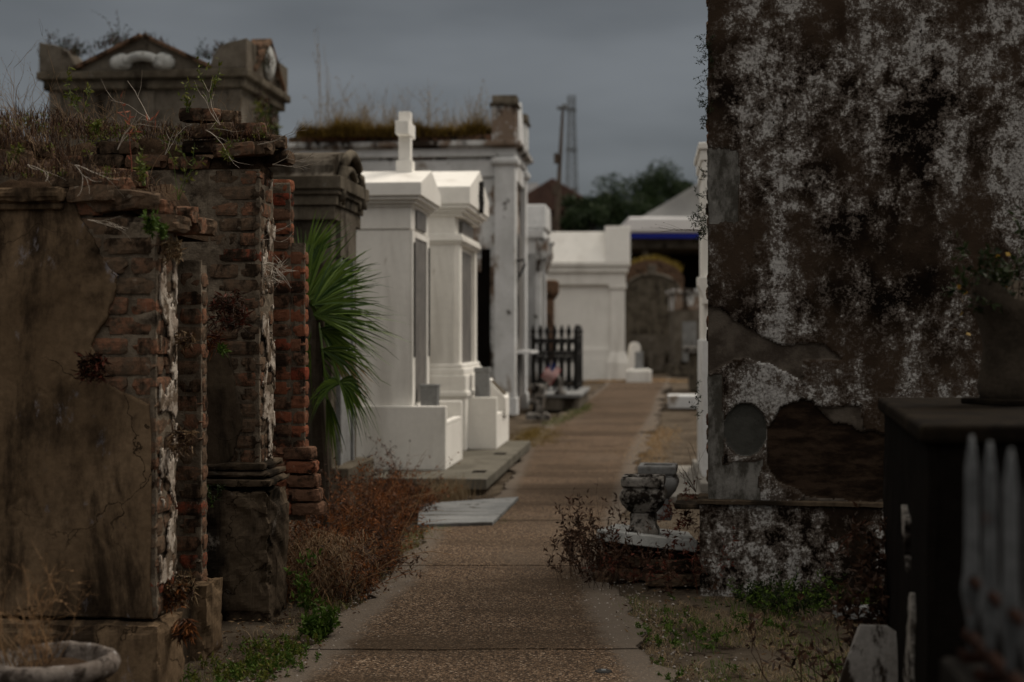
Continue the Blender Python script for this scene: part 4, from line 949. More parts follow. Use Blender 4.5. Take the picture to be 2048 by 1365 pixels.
# N: white tomb behind the mottled wall
def tomb_n():
    Y = 12.7; root = empty('white_tomb', (gx(1408, Y), Y, 0), -TH, 'white tomb mostly hidden behind the mottled right hand wall', 'tomb')
    zt0 = zt(286, Y)
    mb = MB(); mb.box(.0, 2.2, 0, 1.2, 0, zt0-.1); mb.build('wall', WHITE, root, bevel=.008)
    mb = MB(); mb.box(-.05, 2.25, -.04, 1.25, zt0-.06, zt0).box(-.03, 2.2, -.02, 1.22, zt0-.16, zt0-.06).box(-.015, 2.2, -.01, 1.2, zt0-.26, zt0-.16); mb.build('cornice', WHITE, root, bevel=.008)
    z5 = zt(555, Y)
    mb = MB(); mb.prism([(-.01, z5-.24), (-.01, z5-.18), (-.03, z5-.12), (-.055, z5-.07), (-.06, z5), (.1, z5), (.1, z5-.24)], -.06, .3, 'y'); mb.build('bracket', WHITE, root, bevel=.004)
    mb = MB(); mb.box(-.015, .5, -.12, 1.3, 0, zt(680, Y)); mb.build('base_block', WHITE2C, root, bevel=.008)
    r2 = empty('concrete_pad', (gx(1405, 11.0), 11.0, 0), -TH, 'pale concrete pad on the ground beside the right hand wall', 'pad')
    mb = MB(); mb.box(-.50, .8, .75, 3.6, -.02, .035); mb.build('pad_surface', CONCL, r2, bevel=.006)
    mb = MB(); mb.box(.02, .7, 1.0, 3.4, .035, .12); mb.build('pad_step', CONCL, r2, bevel=.01)
CONCL = layered('pale_concrete', (.21, .20, .18), (.165, .155, .14), 2.5, [((.13, .12, .10), 3, .58, .72)], bump=.3, bscale=30, bdist=.003)
tomb_n()
root = empty('curb_block', (gx(1366, 27.0), 27.0, 0), -TH, 'low white block lying at the right side of the path', 'block')
mb = MB(); mb.box(-.28, .6, 0, .8, 0, .24); mb.build('block_body', WHITE2C, root, bevel=.015)
mb = MB(); mb.box(-.25, .5, 1.8, 2.8, 0, .12); mb.build('step', CONCRETE, root, bevel=.01)

# ================================================================ L: canopy building, house, pole, tower, trees
def canopy():
    Y = 75; root = empty('canopy_building', (gx(1256, Y), Y, 0), 0, 'flat canopy with white fascia, blue stripe and ribbed grey roof', 'building')
    z0, z1, z2 = zt(476, Y), zt(466, Y), zt(434, Y)
    mb = MB(); mb.box(0, 14, 0, 10, z1, z2); mb.build('fascia', FASCIA, root, bevel=.15, seg=4)
    mb = MB(); mb.box(.2, 13.8, .12, 9.8, z0, z1); mb.build('blue_stripe', BLUE, root)
    mb = MB(); mb.box(.3, 13.6, .6, 9, z0-.5, z0); mb.build('soffit', STONE_D, root)
    zr = zt(375, Y+5)
    mb = MB(); mb.prism([(.7, z2), (13, z2), (5.5, zr+.8)], 1.0, 9, 'y'); mb.build('roof', METALR, root)
    mb = MB()
    for k in range(34):
        x = .9+k*.14; t = (x-.7)/(5.5-.7); zz = z2+(zr+.8-z2)*t; mb.box(x, x+.05, .96, 1.0, z2, zz-.02)
    mb.build('roof_ribs', METALR, root)
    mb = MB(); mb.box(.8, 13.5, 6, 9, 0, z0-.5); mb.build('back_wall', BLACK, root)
    for x in (.8, 6.5, 12.5):
        mb = MB(); mb.box(x, x+.35, .8, 1.15, 0, z0-.5); mb.build('column', STONE_D, root)
canopy()
def house():
    Y = 90; root = empty('house', (gx(1105, Y), Y, 0), 0, 'distant house with a brown gabled roof behind the utility pole', 'house')
    zr = zt(356, Y); ze = zt(415, Y)
    mb = MB(); mb.box(-2.4, 2.4, .3, 9, 0, ze); mb.build('wall', ROOFR, root)
    mb = MB(); mb.prism([(-3.1, ze-.25), (3.1, ze-.25), (3.1, ze), (0, zr), (-3.1, ze)], 0, 9.5, 'y'); mb.build('roof', ROOFR, root, bevel=.05)
    mb = MB(); mb.box(-1.55, -.85, 2, 2.7, ze, zr-.1); mb.build('chimney', WHITE2C, root)
house()
def pole():
    Y = 60; root = empty('utility_pole', (gx(1102, Y), Y, 0), 0, 'leaning wooden utility pole with a small lamp arm at its top', 'pole')
    t = P(1126, 214, Y)-Vector(root.location); b = Vector((0, 0, 0))
    m_ = Vector((t.x*.55, 0, t.z*.62))
    mb = MB(); mb.tube([b, m_, t], [.14, .11, .06], 10); mb.build('shaft', WOODP, root)
    mb = MB(); mb.tube([t, t+Vector((.12, 0, .1))], .09, 8).box(t.x-.25, t.x+.22, -.1, .1, t.z-.12, t.z+.02); mb.build('lamp_head', STEEL, root, bevel=.03)
    for k in (.55, .68, .8):
        q = b.lerp(t, k); q = Vector((q.x-.02, -.1, q.z)); mb = MB(); mb.box(q.x-.26, q.x-.08, -.12, .1, q.z-.18, q.z+.25); mb.build('insulator', WOODP, root, bevel=.03)
pole()
def tower():
    Y = 210; root = empty('lattice_tower', (gx(1143, Y), Y, 0), .3, 'grey steel lattice transmission tower on the skyline', 'tower')
    H = zt(192, Y); w0, w1 = 1.4, .42
    mb = MB()
    def hw(z): return w0+(w1-w0)*min(1, z/(H*.92))**.9
    N = 22
    for (sx, sy) in ((1, 1), (1, -1), (-1, 1), (-1, -1)):
        mb.tube([(sx*hw(H*k/N), sy*hw(H*k/N), H*k/N) for k in range(N+1)], .075, 4)
    mb.build('corner_post', STEEL, root)
    mb = MB()
    for k in range(N):
        z0, z1 = H*k/N, H*(k+1)/N; a, b = hw(z0), hw(z1)
        for (p, q) in (((-1, -1), (1, -1)), ((1, -1), (1, 1)), ((1, 1), (-1, 1)), ((-1, 1), (-1, -1))):
            mb.tube([(p[0]*a, p[1]*a, z0), (q[0]*b, q[1]*b, z1)], .035, 3); mb.tube([(q[0]*a, q[1]*a, z0), (p[0]*b, p[1]*b, z1)], .035, 3); mb.tube([(p[0]*b, p[1]*b, z1), (q[0]*b, q[1]*b, z1)], .035, 3)
    mb.build('lattice_brace', STEEL, root)
    for f in (.62, .78, .94): 
        mb = MB(); z = H*f; mb.box(-hw(z)-.3, hw(z)+.3, -.15, .15, z, z+.35); mb.build('crossarm', STEEL, root)
tower()
def tree(px, Y, H, rx, ry, n, label, ls=.22):
    x = gx(px, Y); H *= 1.0; root = empty('tree', (x, Y, 0), 0, label, 'tree', 'trees behind the cemetery')
    mb = MB(); mb.tube([(0, 0, 0), (.1, 0, H*.3), (0, 0, H*.6)], [.28, .2, .1], 8)
    lobes = []
    for k in range(26 if H > 6 else 14):
        a = R.uniform(0, 2*PI); r = R.uniform(.1, .95); q = Vector((rx*r*math.cos(a), ry*r*math.sin(a), H*(.52+.44*R.random()*(1.08-r*.35))))
        mb.tube([(0, 0, H*R.uniform(.25, .45)), q*.6+Vector((0, 0, H*.22)), q], [.1, .06, .02], 5)
        lobes.append((q, R.uniform(.24, .40)*rx))
    mb.build('trunk', BARK, root)
    mb = MB()
    for q, r in lobes:
        m_ = n//len(lobes)
        for _ in range(m_):
            d = rv()*r*(R.random()**.45); d.z *= .75; p = q+d
            leaf(mb, p, rv(), ls*R.uniform(.6, 1.3), ls*.5)
    mb.build('crown', TREE, root)
for px, Y, py, rx, n, lab in ((1165, 84, 372, 2.4, 9000, 'dark green tree rising behind the brown roofed house'), (1232, 86, 345, 3.4, 13000, 'broad dark tree, the middle one beyond the canopy roof'), (1312, 88, 335, 3.6, 13000, 'tallest dark tree with loose top, right of the middle tree'), (1378, 90, 352, 2.8, 9000, 'dark tree beside the white cornice on the right')):
    tree(px, Y, zt(py, Y), rx, 2.2, n, lab)
tree(572, 40, zt(262, 40), .9, .9, 2500, 'small dark tree showing between the pedimented and the weathered tombs', .1)
tree(1152, 82, zt(412, 82), 1.5, 1.5, 5500, 'low dark tree in front of the brown roofed house')

# ================================================================ Q: dark tomb at right foreground
def tomb_q():
    root = empty('blackened_tomb', (1.004, 3.5, 0), 0, 'black mouldy box tomb in the right foreground with a flat coping', 'tomb')
    H = 1.135; b = (gx(1755, 5.1)-1.004, 1.6)
    poly = [(0, 0), (1.6, -.05), (1.9, 1.6), b]
    mb = MB(); ins = [(.03, .03), (1.6, -.02), (1.9, 1.57), (b[0]+.03, b[1]-.03)]
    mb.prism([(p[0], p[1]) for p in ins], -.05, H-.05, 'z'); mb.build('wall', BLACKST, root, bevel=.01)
    mb = MB(); mb.prism(poly, H-.05, H, 'z'); mb.build('coping', CAPST, root, bevel=.016, seg=3)
    d = Vector((b[0], b[1], 0)).normalized(); n = Vector((-d.y, d.x, 0))
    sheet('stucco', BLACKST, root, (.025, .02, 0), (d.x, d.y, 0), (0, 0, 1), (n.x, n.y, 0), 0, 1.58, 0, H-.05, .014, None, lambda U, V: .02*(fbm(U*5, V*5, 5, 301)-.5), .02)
    def s6(U, V): return .010+.11*(fbm(U*7, V*5, 5, 303)-.5)-np.abs(U-.45+.2*(fbm(V*3, V*0, 3, 2)-.5))*.16-np.clip(V-.85, 0, 9)*.3
    sheet('plaster', MARBLE_D, root, (.025+n.x*.012, .02+n.y*.012, 0), (d.x, d.y, 0), (0, 0, 1), (n.x, n.y, 0), .1, 1.3, .0, .98, .01, s6, lambda U, V: .01*(fbm(U*15, V*15, 4, 304)-.5), .015)
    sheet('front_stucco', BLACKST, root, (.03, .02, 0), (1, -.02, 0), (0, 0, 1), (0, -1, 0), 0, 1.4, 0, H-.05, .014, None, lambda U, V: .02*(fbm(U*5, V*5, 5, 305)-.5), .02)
    # broken stone stump standing on it
    loc = P(2030, 850, 4.55); loc.z = H
    r2 = empty('broken_urn', loc, .3, 'eroded dark stone urn with plants on the black tomb coping', 'urn')
    mb = MB(); mb.lathe((0, 0, 0), [(.10, 0), (.105, .05), (.10, .10), (.09, .16), (.10, .22), (.12, .28), (.125, .34), (.10, .37), (.08, .34)], 20)
    mb.v = [tuple(Vector((p[0], p[1], p[2]*1.02))*(1+.55*(float(fbm(p[0]*11+p[2]*7, p[1]*11+p[2]*5, 4, 9))-.5))) for p in mb.v]
    mb.build('urn_body', BARK, r2, smooth=True)
    mb = MB(); mb.box(-.12, .12, -.12, .12, 0, .02); mb.build('urn_foot', CAPST, r2, bevel=.005)
    r3 = empty('flowering_plant', loc+Vector((-.03, 0, .33)), 0, 'leafy plant with blurred yellow blooms growing from the broken urn', 'plant')
    mb = MB()
    for _ in range(16): twig(mb, (R.uniform(-.04, .04), R.uniform(-.04, .04), 0), (R.uniform(-.9, .3), R.uniform(-.5, .3), R.uniform(-.1, .8)), R.uniform(.10, .2), .002, 1, leafs=dict(n=8, L=.03, W=.014, mi=1, **{'from': 1}))
    mb.cm = 2
    for _ in range(12): leaf(mb, Vector((R.uniform(-.2, .04), R.uniform(-.1, .1), R.uniform(-.12, .16))), rv(), .02, .02)
    mb.build('foliage', [DARKW, GREEN_D, YEL], r3)
GREEN_D = leaf_mat('dark_leaf', (.008, .014, .005), (.022, .032, .008))
tomb_q()
def white_fence():
    # low blackened wall with spear pickets on it, running back beside the camera
    x1, Y1, x0, Y0 = gx(1878, 2.5), 2.5, .615, 1.34
    root = empty('picket_fence', (x0, Y0, 0), 0, 'blurred pale iron picket fence on a dark wall at the right edge', 'fence')
    d = Vector((x1-x0, Y1-Y0, 0)); n = 7
    zb = .93
    L = d.length; u = d/L; nn = Vector((-u.y, u.x, 0))
    mb = MB(); mb.prism([(0, 0), (d.x, d.y), (d.x-nn.x*.12, d.y-nn.y*.12), (-nn.x*.12, -nn.y*.12)], -.05, zb-.14, 'z'); mb.build('low_wall', BLACK, root, bevel=.01)
    mb = MB(); mb.tube([(-nn.x*.05, -nn.y*.05, zb), (d.x-nn.x*.05, d.y-nn.y*.05, zb)], .009, 8); mb.build('rail', RUST, root); mb = MB(); mb.tube([(-nn.x*.05, -nn.y*.05, zb-.10), (d.x-nn.x*.05, d.y-nn.y*.05, zb-.10)], .012, 8); mb.build('rail', RUST, root)
    for i in range(8):
        q = d*((i+.8)/8)-nn*.05; mb = MB()
        mb.lathe((q.x, q.y, zb-.14), [(.008, 0), (.009, .07), (.013, .09), (.019, .12), (.014, .16), (.0125, .20), (.012, .29), (.012, .33), (.008, .36), (.003, .39)], 10)
        pk = mb.build('picket', PICK, root, smooth=True)
        mb = MB(); mb.box(q.x-.02, q.x+.02, q.y-.02, q.y+.02, zb-.142, zb-.125); mb.build('socket', RUST, pk)
white_fence()

#@@OBJECTS
# ================================================================ urn at lower left
def urn():
    Y = 4.25; z = zt(1312, Y); root = empty('planter_urn', (gx(103, Y), Y, 0), 0, 'grey cast stone planter urn with a wide rolled rim at lower left', 'urn')
    mb = MB(); r = 133/F*Y
    mb.lathe((0, 0, 0), [(.10, 0), (.10, .03), (.06, .06), (.055, .10), (.09, .15), (.13, .22), (.15, .30), (.155, z-.075), (.165, z-.06)], 40); mb.build('bowl', CASTST, root, smooth=True)
    mb = MB(); pr = [(.16, z-.062), (r*.9, z-.06), (r*.98, z-.045), (r, z-.028), (r*.985, z-.012), (r*.93, z+.002), (r*.86, z+.006), (r*.80, z), (r*.77, z-.02), (r*.76, z-.06)]
    mb.lathe((0, 0, 0), pr, 56)
    mb.v = [(p[0]+.006*(float(vnoise(p[0]*30, p[1]*30+p[2]*20, 3))-.5), p[1]+.006*(float(vnoise(p[0]*30+9, p[1]*30, 4))-.5), p[2]+.008*(float(vnoise(p[0]*22, p[1]*22, 5))-.5)) for p in mb.v]
    mb.build('rim', CASTST, root, smooth=True)
    mb = MB(); mb.lathe((0, 0, 0), [(r*.78, z-.05), (r*.5, z-.028), (.01, z-.022)], 30); mb.build('soil', SOIL, root, smooth=True)
    t = empty('dried_weed', (gx(60, Y), Y, z-.04), 0, 'dry branching tan weed growing out of the planter urn', 'plant')
    mb = MB()
    for _ in range(15):
        twig(mb, (R.uniform(-.09, .06), R.uniform(-.05, .05), 0), (R.uniform(-.5, .5), R.uniform(-.3, .3), 1), R.uniform(.12, .26), .0018, 2, spread=.75, seg=5, wob=.12, kids=(2, 4), leafs=dict(n=1, L=.010, W=.005, mi=0, **{'from': 1}))
    mb.build('stems', REDTAN, t)
    mb = MB(); 
    for _ in range(12): twig(mb, (R.uniform(-.07, .07), R.uniform(-.05, .05), 0), (R.uniform(-.7, .7), R.uniform(-.3, .3), .8), R.uniform(.06, .14), .0028, 1, spread=.6)
    mb.build('dead_twigs', DEAD, t)
REDTAN = leaf_mat('tan_stem', (.17, .095, .045), (.28, .17, .085))
urn()
# ================================================================ marble ground slab left of path
root = empty('marble_slab', (gx(840, 11), 11, 0), 0, 'flat grey marble grave slab lying at the left edge of the path', 'slab')
def slabpoly():
    pts = [P(836, 1012, 0.001)]
    q = []
    for px, py in ((838, 1004), (1037, 990), (985, 1040), (835, 1044)):
        Y = (EYE-.06)*F/(py-HZ); q.append((gx(px, Y)-root.location.x, Y-root.location.y))
    return q
mb = MB(); mb.prism(slabpoly(), .0, .045, 'z'); mb.build('slab_top', MARBLE_S, root, bevel=.006)
mb = MB()
q = slabpoly(); mb.prism([(a*.96+.02, b*.96) for a, b in q], -.02, .0-.003, 'z'); mb.build('slab_bed', CONCRETE, root)
# utility cap
root = empty('metal_cap', (gx(1207, 5.66), 5.66, .012), 0, 'small round dark metal cover set in the near path', 'cover')
mb = MB(); mb.lathe((0, 0, 0), [(.036, 0), (.036, .006), (.032, .012), (.01, .013)], 20); mb.build('lid', IRON, root, bevel=.002)
mb = MB(); mb.lathe((0, 0, .012), [(.012, 0), (.010, .004)], 6); mb.build('bolt', STEEL, root)
# stones by tomb D
r = empty('broken_marble', (gx(690, 11.6), 11.6, .0), .3, 'broken pale marble chunk on a stone ledge by the dark tomb', 'rubble')
mb = MB(); mb.box(-.14, .1, -.12, .12, 0, zt(934, 11.6)); mb.build('ledge_stone', STONE_D, r, bevel=.02)
mb = MB(); z = zt(934, 11.6)
brick(mb, .0, 0, z+.02, .26, .2, .04, rough=.012, rot=.2); brick(mb, -.03, 0, z+.065, .16, .14, .06, rough=.014, rot=.5); mb.build('chunk', MARBLE, r, smooth=True)

# ================================================================ P: pedestal and urns beside the mottled wall
def pedestal():
    Y = 7.9
    zs = zt(1100, 7.6)
    root = empty('broken_grave', (gx(1300, Y), Y, 0), -.06, 'tumbled brick grave base with a tilted marble slab by the mottled wall', 'grave')
    mb = MB()
    for (x, y, z, a) in [(-.16, .0, .035, .1), (.07, -.18, .035, 0), (.20, -.17, .035, .05), (.1, -.14, .105, .1), (.2, -.1, .105, -.1), (-.05, .02, .105, .2), (-.2, .06, .105, 0), (.0, .1, .175, 0), (.18, .05, .175, .1), (-.16, .12, .175, .1), (-.05, .2, .1, 1.4), (.1, .15, .04, .2), (-.24, -.08, .035, 1.2)]:
        brick(mb, x, y, z, .2, .1, .065, rough=.003, rot=a+R.uniform(-.08, .08))
    mb.box(-.2, .26, .0, .5, 0, .16); mb.build('brick_base', BRICKD, root)
    mb = MB(); mb.M = Matrix.Translation((-.02, .12, .225)) @ Matrix.Rotation(.10, 4, 'Y') @ Matrix.Rotation(-.05, 4, 'X')
    mb.prism([(-.28, -.22), (-.02, -.26), (.27, -.28), (.26, .3), (-.16, .34)], -.032, .03, 'z'); mb.build('marble_slab', MARBLE_L, root, bevel=.006)
    # near urn and back vase
    def vase(px, py_top, Y, k, label, mat_):
        zt_ = zt(py_top, Y); r = empty('stone_urn', (gx(px, Y), Y, .24), -.15, label, 'urn', 'squat square lipped stone urns on the broken grave'); h = zt_-.24
        mb = MB(); mb.sqlathe((0, 0, h-.05), [(.10*k, -.012), (.115*k, 0), (.118*k, .038), (.112*k, .05), (.085*k, .05), (.08*k, .025)]); mb.build('lip', mat_, r, bevel=.006)
        mb = MB(); mb.sqlathe((0, 0, 0), [(.07*k, h-.2), (.085*k, h-.185), (.112*k, h-.15), (.126*k, h-.115), (.122*k, h-.08), (.10*k, h-.055)]); mb.build('bowl', mat_, r, bevel=.03, seg=4, smooth=True)
        mb = MB(); mb.sqlathe((0, 0, 0), [(.085*k, 0), (.085*k, .04), (.07*k, .06), (.07*k, h-.2)]); mb.build('pedestal', mat_, r, bevel=.008)
    vase(1287, 952, 7.95, 1.02, 'nearer stone urn with blackened bowl and square lip', MARBLE_D); vase(1316, 929, 8.7, 1.0, 'farther paler stone urn with square lip, behind its twin', MARBLE)
pedestal()
# slabs at lower right
r = empty('marble_fragment', (gx(1712, 6.85), 6.85, 0), .1, 'flat white marble fragment lying on the ground before the mottled plinth', 'fragment')
mb = MB(); mb.prism([(-.11, -.05), (.1, -.06), (.13, .06), (-.09, .08)], 0, .05, 'z'); mb.build('fragment_body', MARBLE, r, bevel=.005)
mb = MB(); mb.box(-.09, .1, -.04, .05, -.02, -.001); mb.build('fragment_bed', SOIL, r)
p = P(1765, 1330, 4.45)
r = empty('leaning_slab', (p.x, p.y, .0), 0, 'white marble tablet leaning against the black tomb foot', 'slab')
mb = MB(); mb.M = Matrix.Translation((-.12, -.02, .0)) @ Matrix.Rotation(.42, 4, 'Y') @ Matrix.Rotation(-.25, 4, 'X') @ Matrix.Rotation(-.25, 4, 'Z')
mb.prism([(-.11, 0), (.11, 0), (.115, .36), (.06, .45), (-.03, .47), (-.11, .44)], -.022, .022, 'y'); mb.build('tablet', MARBLE_S2, r, bevel=.006)
mb = MB(); mb.box(-.1, .16, -.1, .1, -.02, .04); mb.build('foot', SOIL, r, bevel=.02)

# ================================================================ palm
def palm():
    Y = 8.7; c = P(632, 640, Y)
    root = empty('fan_palm', (c.x, Y+.1, 0), 0, 'green fan palm spilling out from behind the red brick pier', 'palm')
    L0 = Vector((c.x, Y+.1, 0))
    mb = MB(); mb.tube([(0, 0, 0), (.02, .02, .5), (-.01, 0, 1.0), (0, 0, c.z)], [.06, .05, .045, .04], 10); mb.build('trunk', BARK, root)
    hub0 = Vector((0, 0, c.z-.02))
    def fan(hub, ang, nrm_tilt, rad, spread, mat_, nl=30, droop=.12):
        """hub local point; ang = direction in picture plane; spread half angle"""
        mb = MB(); mb.cr = .5
        mb.tube([hub0, (hub0+hub)/2+Vector((0, 0, .03)), hub], [.009, .007, .006], 6); mb.build('frond_stalk', mat_, root)
        mb = MB()
        up = Vector((math.cos(ang), nrm_tilt*.5, math.sin(ang))).normalized(); nrm = Vector((R.uniform(-.5, .5), -1, nrm_tilt)).normalized(); sd_ = up.cross(nrm).normalized(); nrm = sd_.cross(up)
        for i in range(nl):
            a = spread*(2*(i+.5)/nl-1)+R.gauss(0, .035); d = up*math.cos(a)+sd_*math.sin(a); Lf = rad*(1-.22*abs(a)/spread)*R.uniform(.72, 1.06)
            pts = []; ws = []; side = (d.cross(nrm)).normalized()
            tw = (side+nrm*(.55 if i % 2 else -.55)).normalized()
            for k in range(7):
                t = k/6; pts.append(hub+d*(Lf*t)+Vector((0, 0, -droop*Lf*t**2.3*R.uniform(.9, 1.2)))+nrm*(.03*t)); ws.append(max(.0012, .0215*math.sin(PI*min(1, (t*.8+.16)))**.8*(1-.8*t)+.003*(1-t)))
            mb.cr = R.random(); mb.strip(pts, tw, ws)
        mb.build('frond', mat_, root)
    F_ = [(P(612, 600, Y), .95, .58, .75, PALM, .12), (P(620, 612, Y+.08), .45, .62, .7, PALM, .2), (P(606, 560, Y+.12), 1.25, .46, .6, PALM, .05), (P(628, 630, Y-.08), .1, .60, .7, PALM, .22), (P(625, 610, Y-.15), .7, .58, .6, PALM, .15),
          (P(640, 660, Y+.04), -.35, .40, .7, PALM, .4), (P(680, 765, Y-.12), -.2, .27, 1.0, PALM, .95), (P(678, 768, Y-.1), PI-.25, .24, .9, PALM, .9), (P(660, 700, Y+.05), -.7, .34, .5, PALMD, .4), (P(645, 700, Y-.05), -.15, .42, .5, PALM, .35),
          (P(615, 690, Y+.1), -1.0, .36, .7, PALM, .3), (P(655, 800, Y+.02), -1.45, .36, .35, PALM, .3), (P(610, 520, Y+.2), .9, .46, .5, PALM, .08), (P(634, 645, Y+.2), -.15, .60, .6, PALM, .2), (P(640, 560, Y+.15), .3, .42, .6, PALM, .1)]
    for p, a, rad, sp, m_, dr in F_: fan(p-L0, a, R.uniform(-.2, .8), rad, sp, m_, nl=int(18*sp/.6), droop=dr)
palm()

# ================================================================ vegetation (uncountable growth)
def stuff(name, mb, mats, label, smooth=False): return tag(mb.build(name, mats), label, name.replace('_', ' '), kind='stuff')
def Ml(root): return root.matrix_basis
# A roof growth
mb = MB()
ar = linearea(P(-60, 330, 5.5), P(290, 372, 5.5), .05, .25, .02); ar2 = linearea(P(-80, 285, 5.9), P(110, 300, 5.9), .1, .3, .03)
blades(mb, ar, 500, (.02, .06), .0035, 1.4, 0); blades(mb, ar2, 500, (.02, .09), .0035, 1.2, 0)
mb.cm = 0
for _ in range(34): p = ar2(); twig(mb, p, (R.uniform(-.7, .7), R.uniform(-.4, .2), R.uniform(.3, 1)), R.uniform(.10, .26), .0016, 2, spread=.7, wob=.2, kids=(1, 3), tipbud=True)
for _ in range(24): p = ar(); twig(mb, p, (R.uniform(-.9, .9), R.uniform(-.6, .2), R.uniform(-.2, .8)), R.uniform(.08, .2), .0015, 1, spread=.7, wob=.3)
mb.cm = 1; blades(mb, ar, 1300, (.02, .06), .004, 1.2, 1); blades(mb, ar2, 1500, (.02, .07), .004, 1.2, 1)
mb.cm = 2
for _ in range(26):
    p = R.choice((ar, ar2))()
    for __ in range(14): leaf(mb, p+rv()*.02, rv()+Vector((0, 0, .6)), .018, .007)
stuff('dry_grass', mb, [DEAD, DARKW, GREEN_Y], 'dry grass and dead stems matted over the nearest left tomb')
# pale curly stems
mb = MB()
for (px, py, Y, dx, dz, L) in [(515, 290, 6.6, .9, .15, .2), (545, 330, 6.7, 1, .15, .17), (440, 250, 6.6, -.6, .8, .16), (150, 330, 5.3, .9, -.3, .2), (235, 300, 5.3, .2, 1, .16), (300, 240, 6.5, -.7, .8, .2), (545, 530, 6.85, .6, -.6, .15), (55, 330, 5.3, .6, -.5, .14), (330, 310, 6.4, .5, .8, .12), (590, 325, 6.9, 1, .1, .12), (520, 480, 6.75, .8, .2, .14), (175, 440, 5.2, .9, -.3, .16), (410, 260, 6.6, .9, -.1, .2)]:
    for k in range(2):
        twig(mb, P(px, py, Y), (dx+R.uniform(-.3, .3), -.2, dz+R.uniform(-.3, .3)), L, .0022, 1, spread=.6, seg=7, wob=.25, kids=(1, 3))
stuff('dry_stems', mb, DRYP, 'pale bare stems curling off the broken brick tops')
# B roof growth
mb = MB(); ar = linearea(P(150, 262, 6.95), P(540, 285, 7.0), .05, .2, .03); ar2 = linearea(P(-60, 262, 7.1), P(180, 255, 7.1), .1, .3, .04)
blades(mb, ar, 500, (.02, .06), .0045, 1.4, 0); blades(mb, ar2, 500, (.03, .09), .0045, 1.2, 0)
for _ in range(26): p = ar(); mb.cm = 0; twig(mb, p, (R.uniform(-.6, .6), R.uniform(-.4, .1), R.uniform(.2, 1)), R.uniform(.1, .2), .0018, 2, spread=.8, wob=.25, kids=(1, 3), tipbud=True)
for _ in range(26): p = ar2(); twig(mb, p, (R.uniform(-.6, .3), R.uniform(-.4, .1), R.uniform(.5, 1)), R.uniform(.12, .3), .0018, 2, spread=.7, wob=.2, kids=(1, 3), tipbud=True)
blades(mb, ar, 1800, (.02, .07), .005, 1.3, 1); blades(mb, ar2, 1300, (.02, .08), .005, 1.3, 1)
mb.cm = 2
for _ in range(60):
    p = R.choice((ar, ar, ar2))()
    for __ in range(16): leaf(mb, p+rv()*.03, rv()+Vector((0, 0, .6)), .022, .008)
stuff('dry_grass', mb, [DEAD, DARKW, GREEN_Y], 'brown matted weeds on top of the taller ruined brick tomb')
# green herbs in the ruins: individuals
def herb(name, p, h, n, L, W, mats, label, cat='plant', group=None, spread=.5, stems=3, depth=1):
    t = empty(name, p, 0, label, cat, group); mb = MB()
    for _ in range(stems): twig(mb, (R.uniform(-.01, .01), R.uniform(-.01, .01), 0), (R.uniform(-spread, spread), R.uniform(-spread, spread)-.15, 1), h*R.uniform(.6, 1.1), .002, depth, spread=.7, leafs=dict(n=n, L=L, W=W, mi=1, **{'from': 1}), kids=(2, 3))
    mb.build('leafy_stems', mats, t); return t
HB = 'green weeds rooted in the tomb brickwork'
herb('weed', P(285, 372, 5.25), .11, 7, .026, .010, [GREEN, GREEN_Y], 'bright green weed on the brick step above the crumbled corner', group=HB)
herb('weed', P(358, 400, 5.45), .15, 6, .022, .009, [GREEN, GREEN_Y], 'tall thin green weed with leafy stem at the broken brick pier top', group=HB)
herb('weed', P(300, 470, 5.2), .06, 9, .028, .013, [GREEN, GREEN], 'small leafy green sprig in a brick hole below the pier top', group=HB)
herb('weed', P(330, 480, 5.25), .05, 8, .024, .011, [GREEN, GREEN], 'tiny green sprig hanging by the whitened brick edge', group=HB)
herb('weed', P(160, 225, 6.8), .13, 7, .03, .011, [GREEN, GREEN_Y], 'green weed on the roof edge below the pediment left end', group=HB)
herb('weed', P(375, 225, 6.8), .12, 6, .028, .011, [GREEN, GREEN_Y], 'small green weed above the top brick course, centre', group=HB)
herb('weed', P(420, 205, 6.9), .14, 6, .028, .011, [GREEN, GREEN_Y], 'upright green weed beside the loose red bricks', group=HB)
herb('weed', P(190, 268, 6.6), .06, 6, .026, .012, [GREEN, GREEN_Y], 'drooping yellow green leaf tuft on the dark brick course', group=HB)
herb('weed', P(30, 328, 5.6), .05, 10, .02, .01, [GREEN, GREEN_Y], 'low green cushion on the rubble above the cornice', group=HB)
herb('weed', P(445, 712, 6.65), .04, 9, .03, .010, [GREEN, GREEN], 'fresh green sprig on the dark stucco of the second tomb', group=HB)
herb('weed', P(425, 1015, 6.55), .09, 9, .03, .010, [GREEN, GREEN_D], 'dim green fern hidden beside the second tomb plinth', group=HB)
herb('weed', P(460, 330, 6.6), .10, 10, .02, .008, [DARKW, GREEN_Y], 'mossy drooping weed on the brick pilaster shoulder', group=HB)
herb('reddish_weed', P(268, 345, 5.4), .22, 6, .045, .009, [PINK, PINK], 'slender reddish stemmed weed rising before the grey stucco', group=HB, spread=.15, stems=1, depth=1)
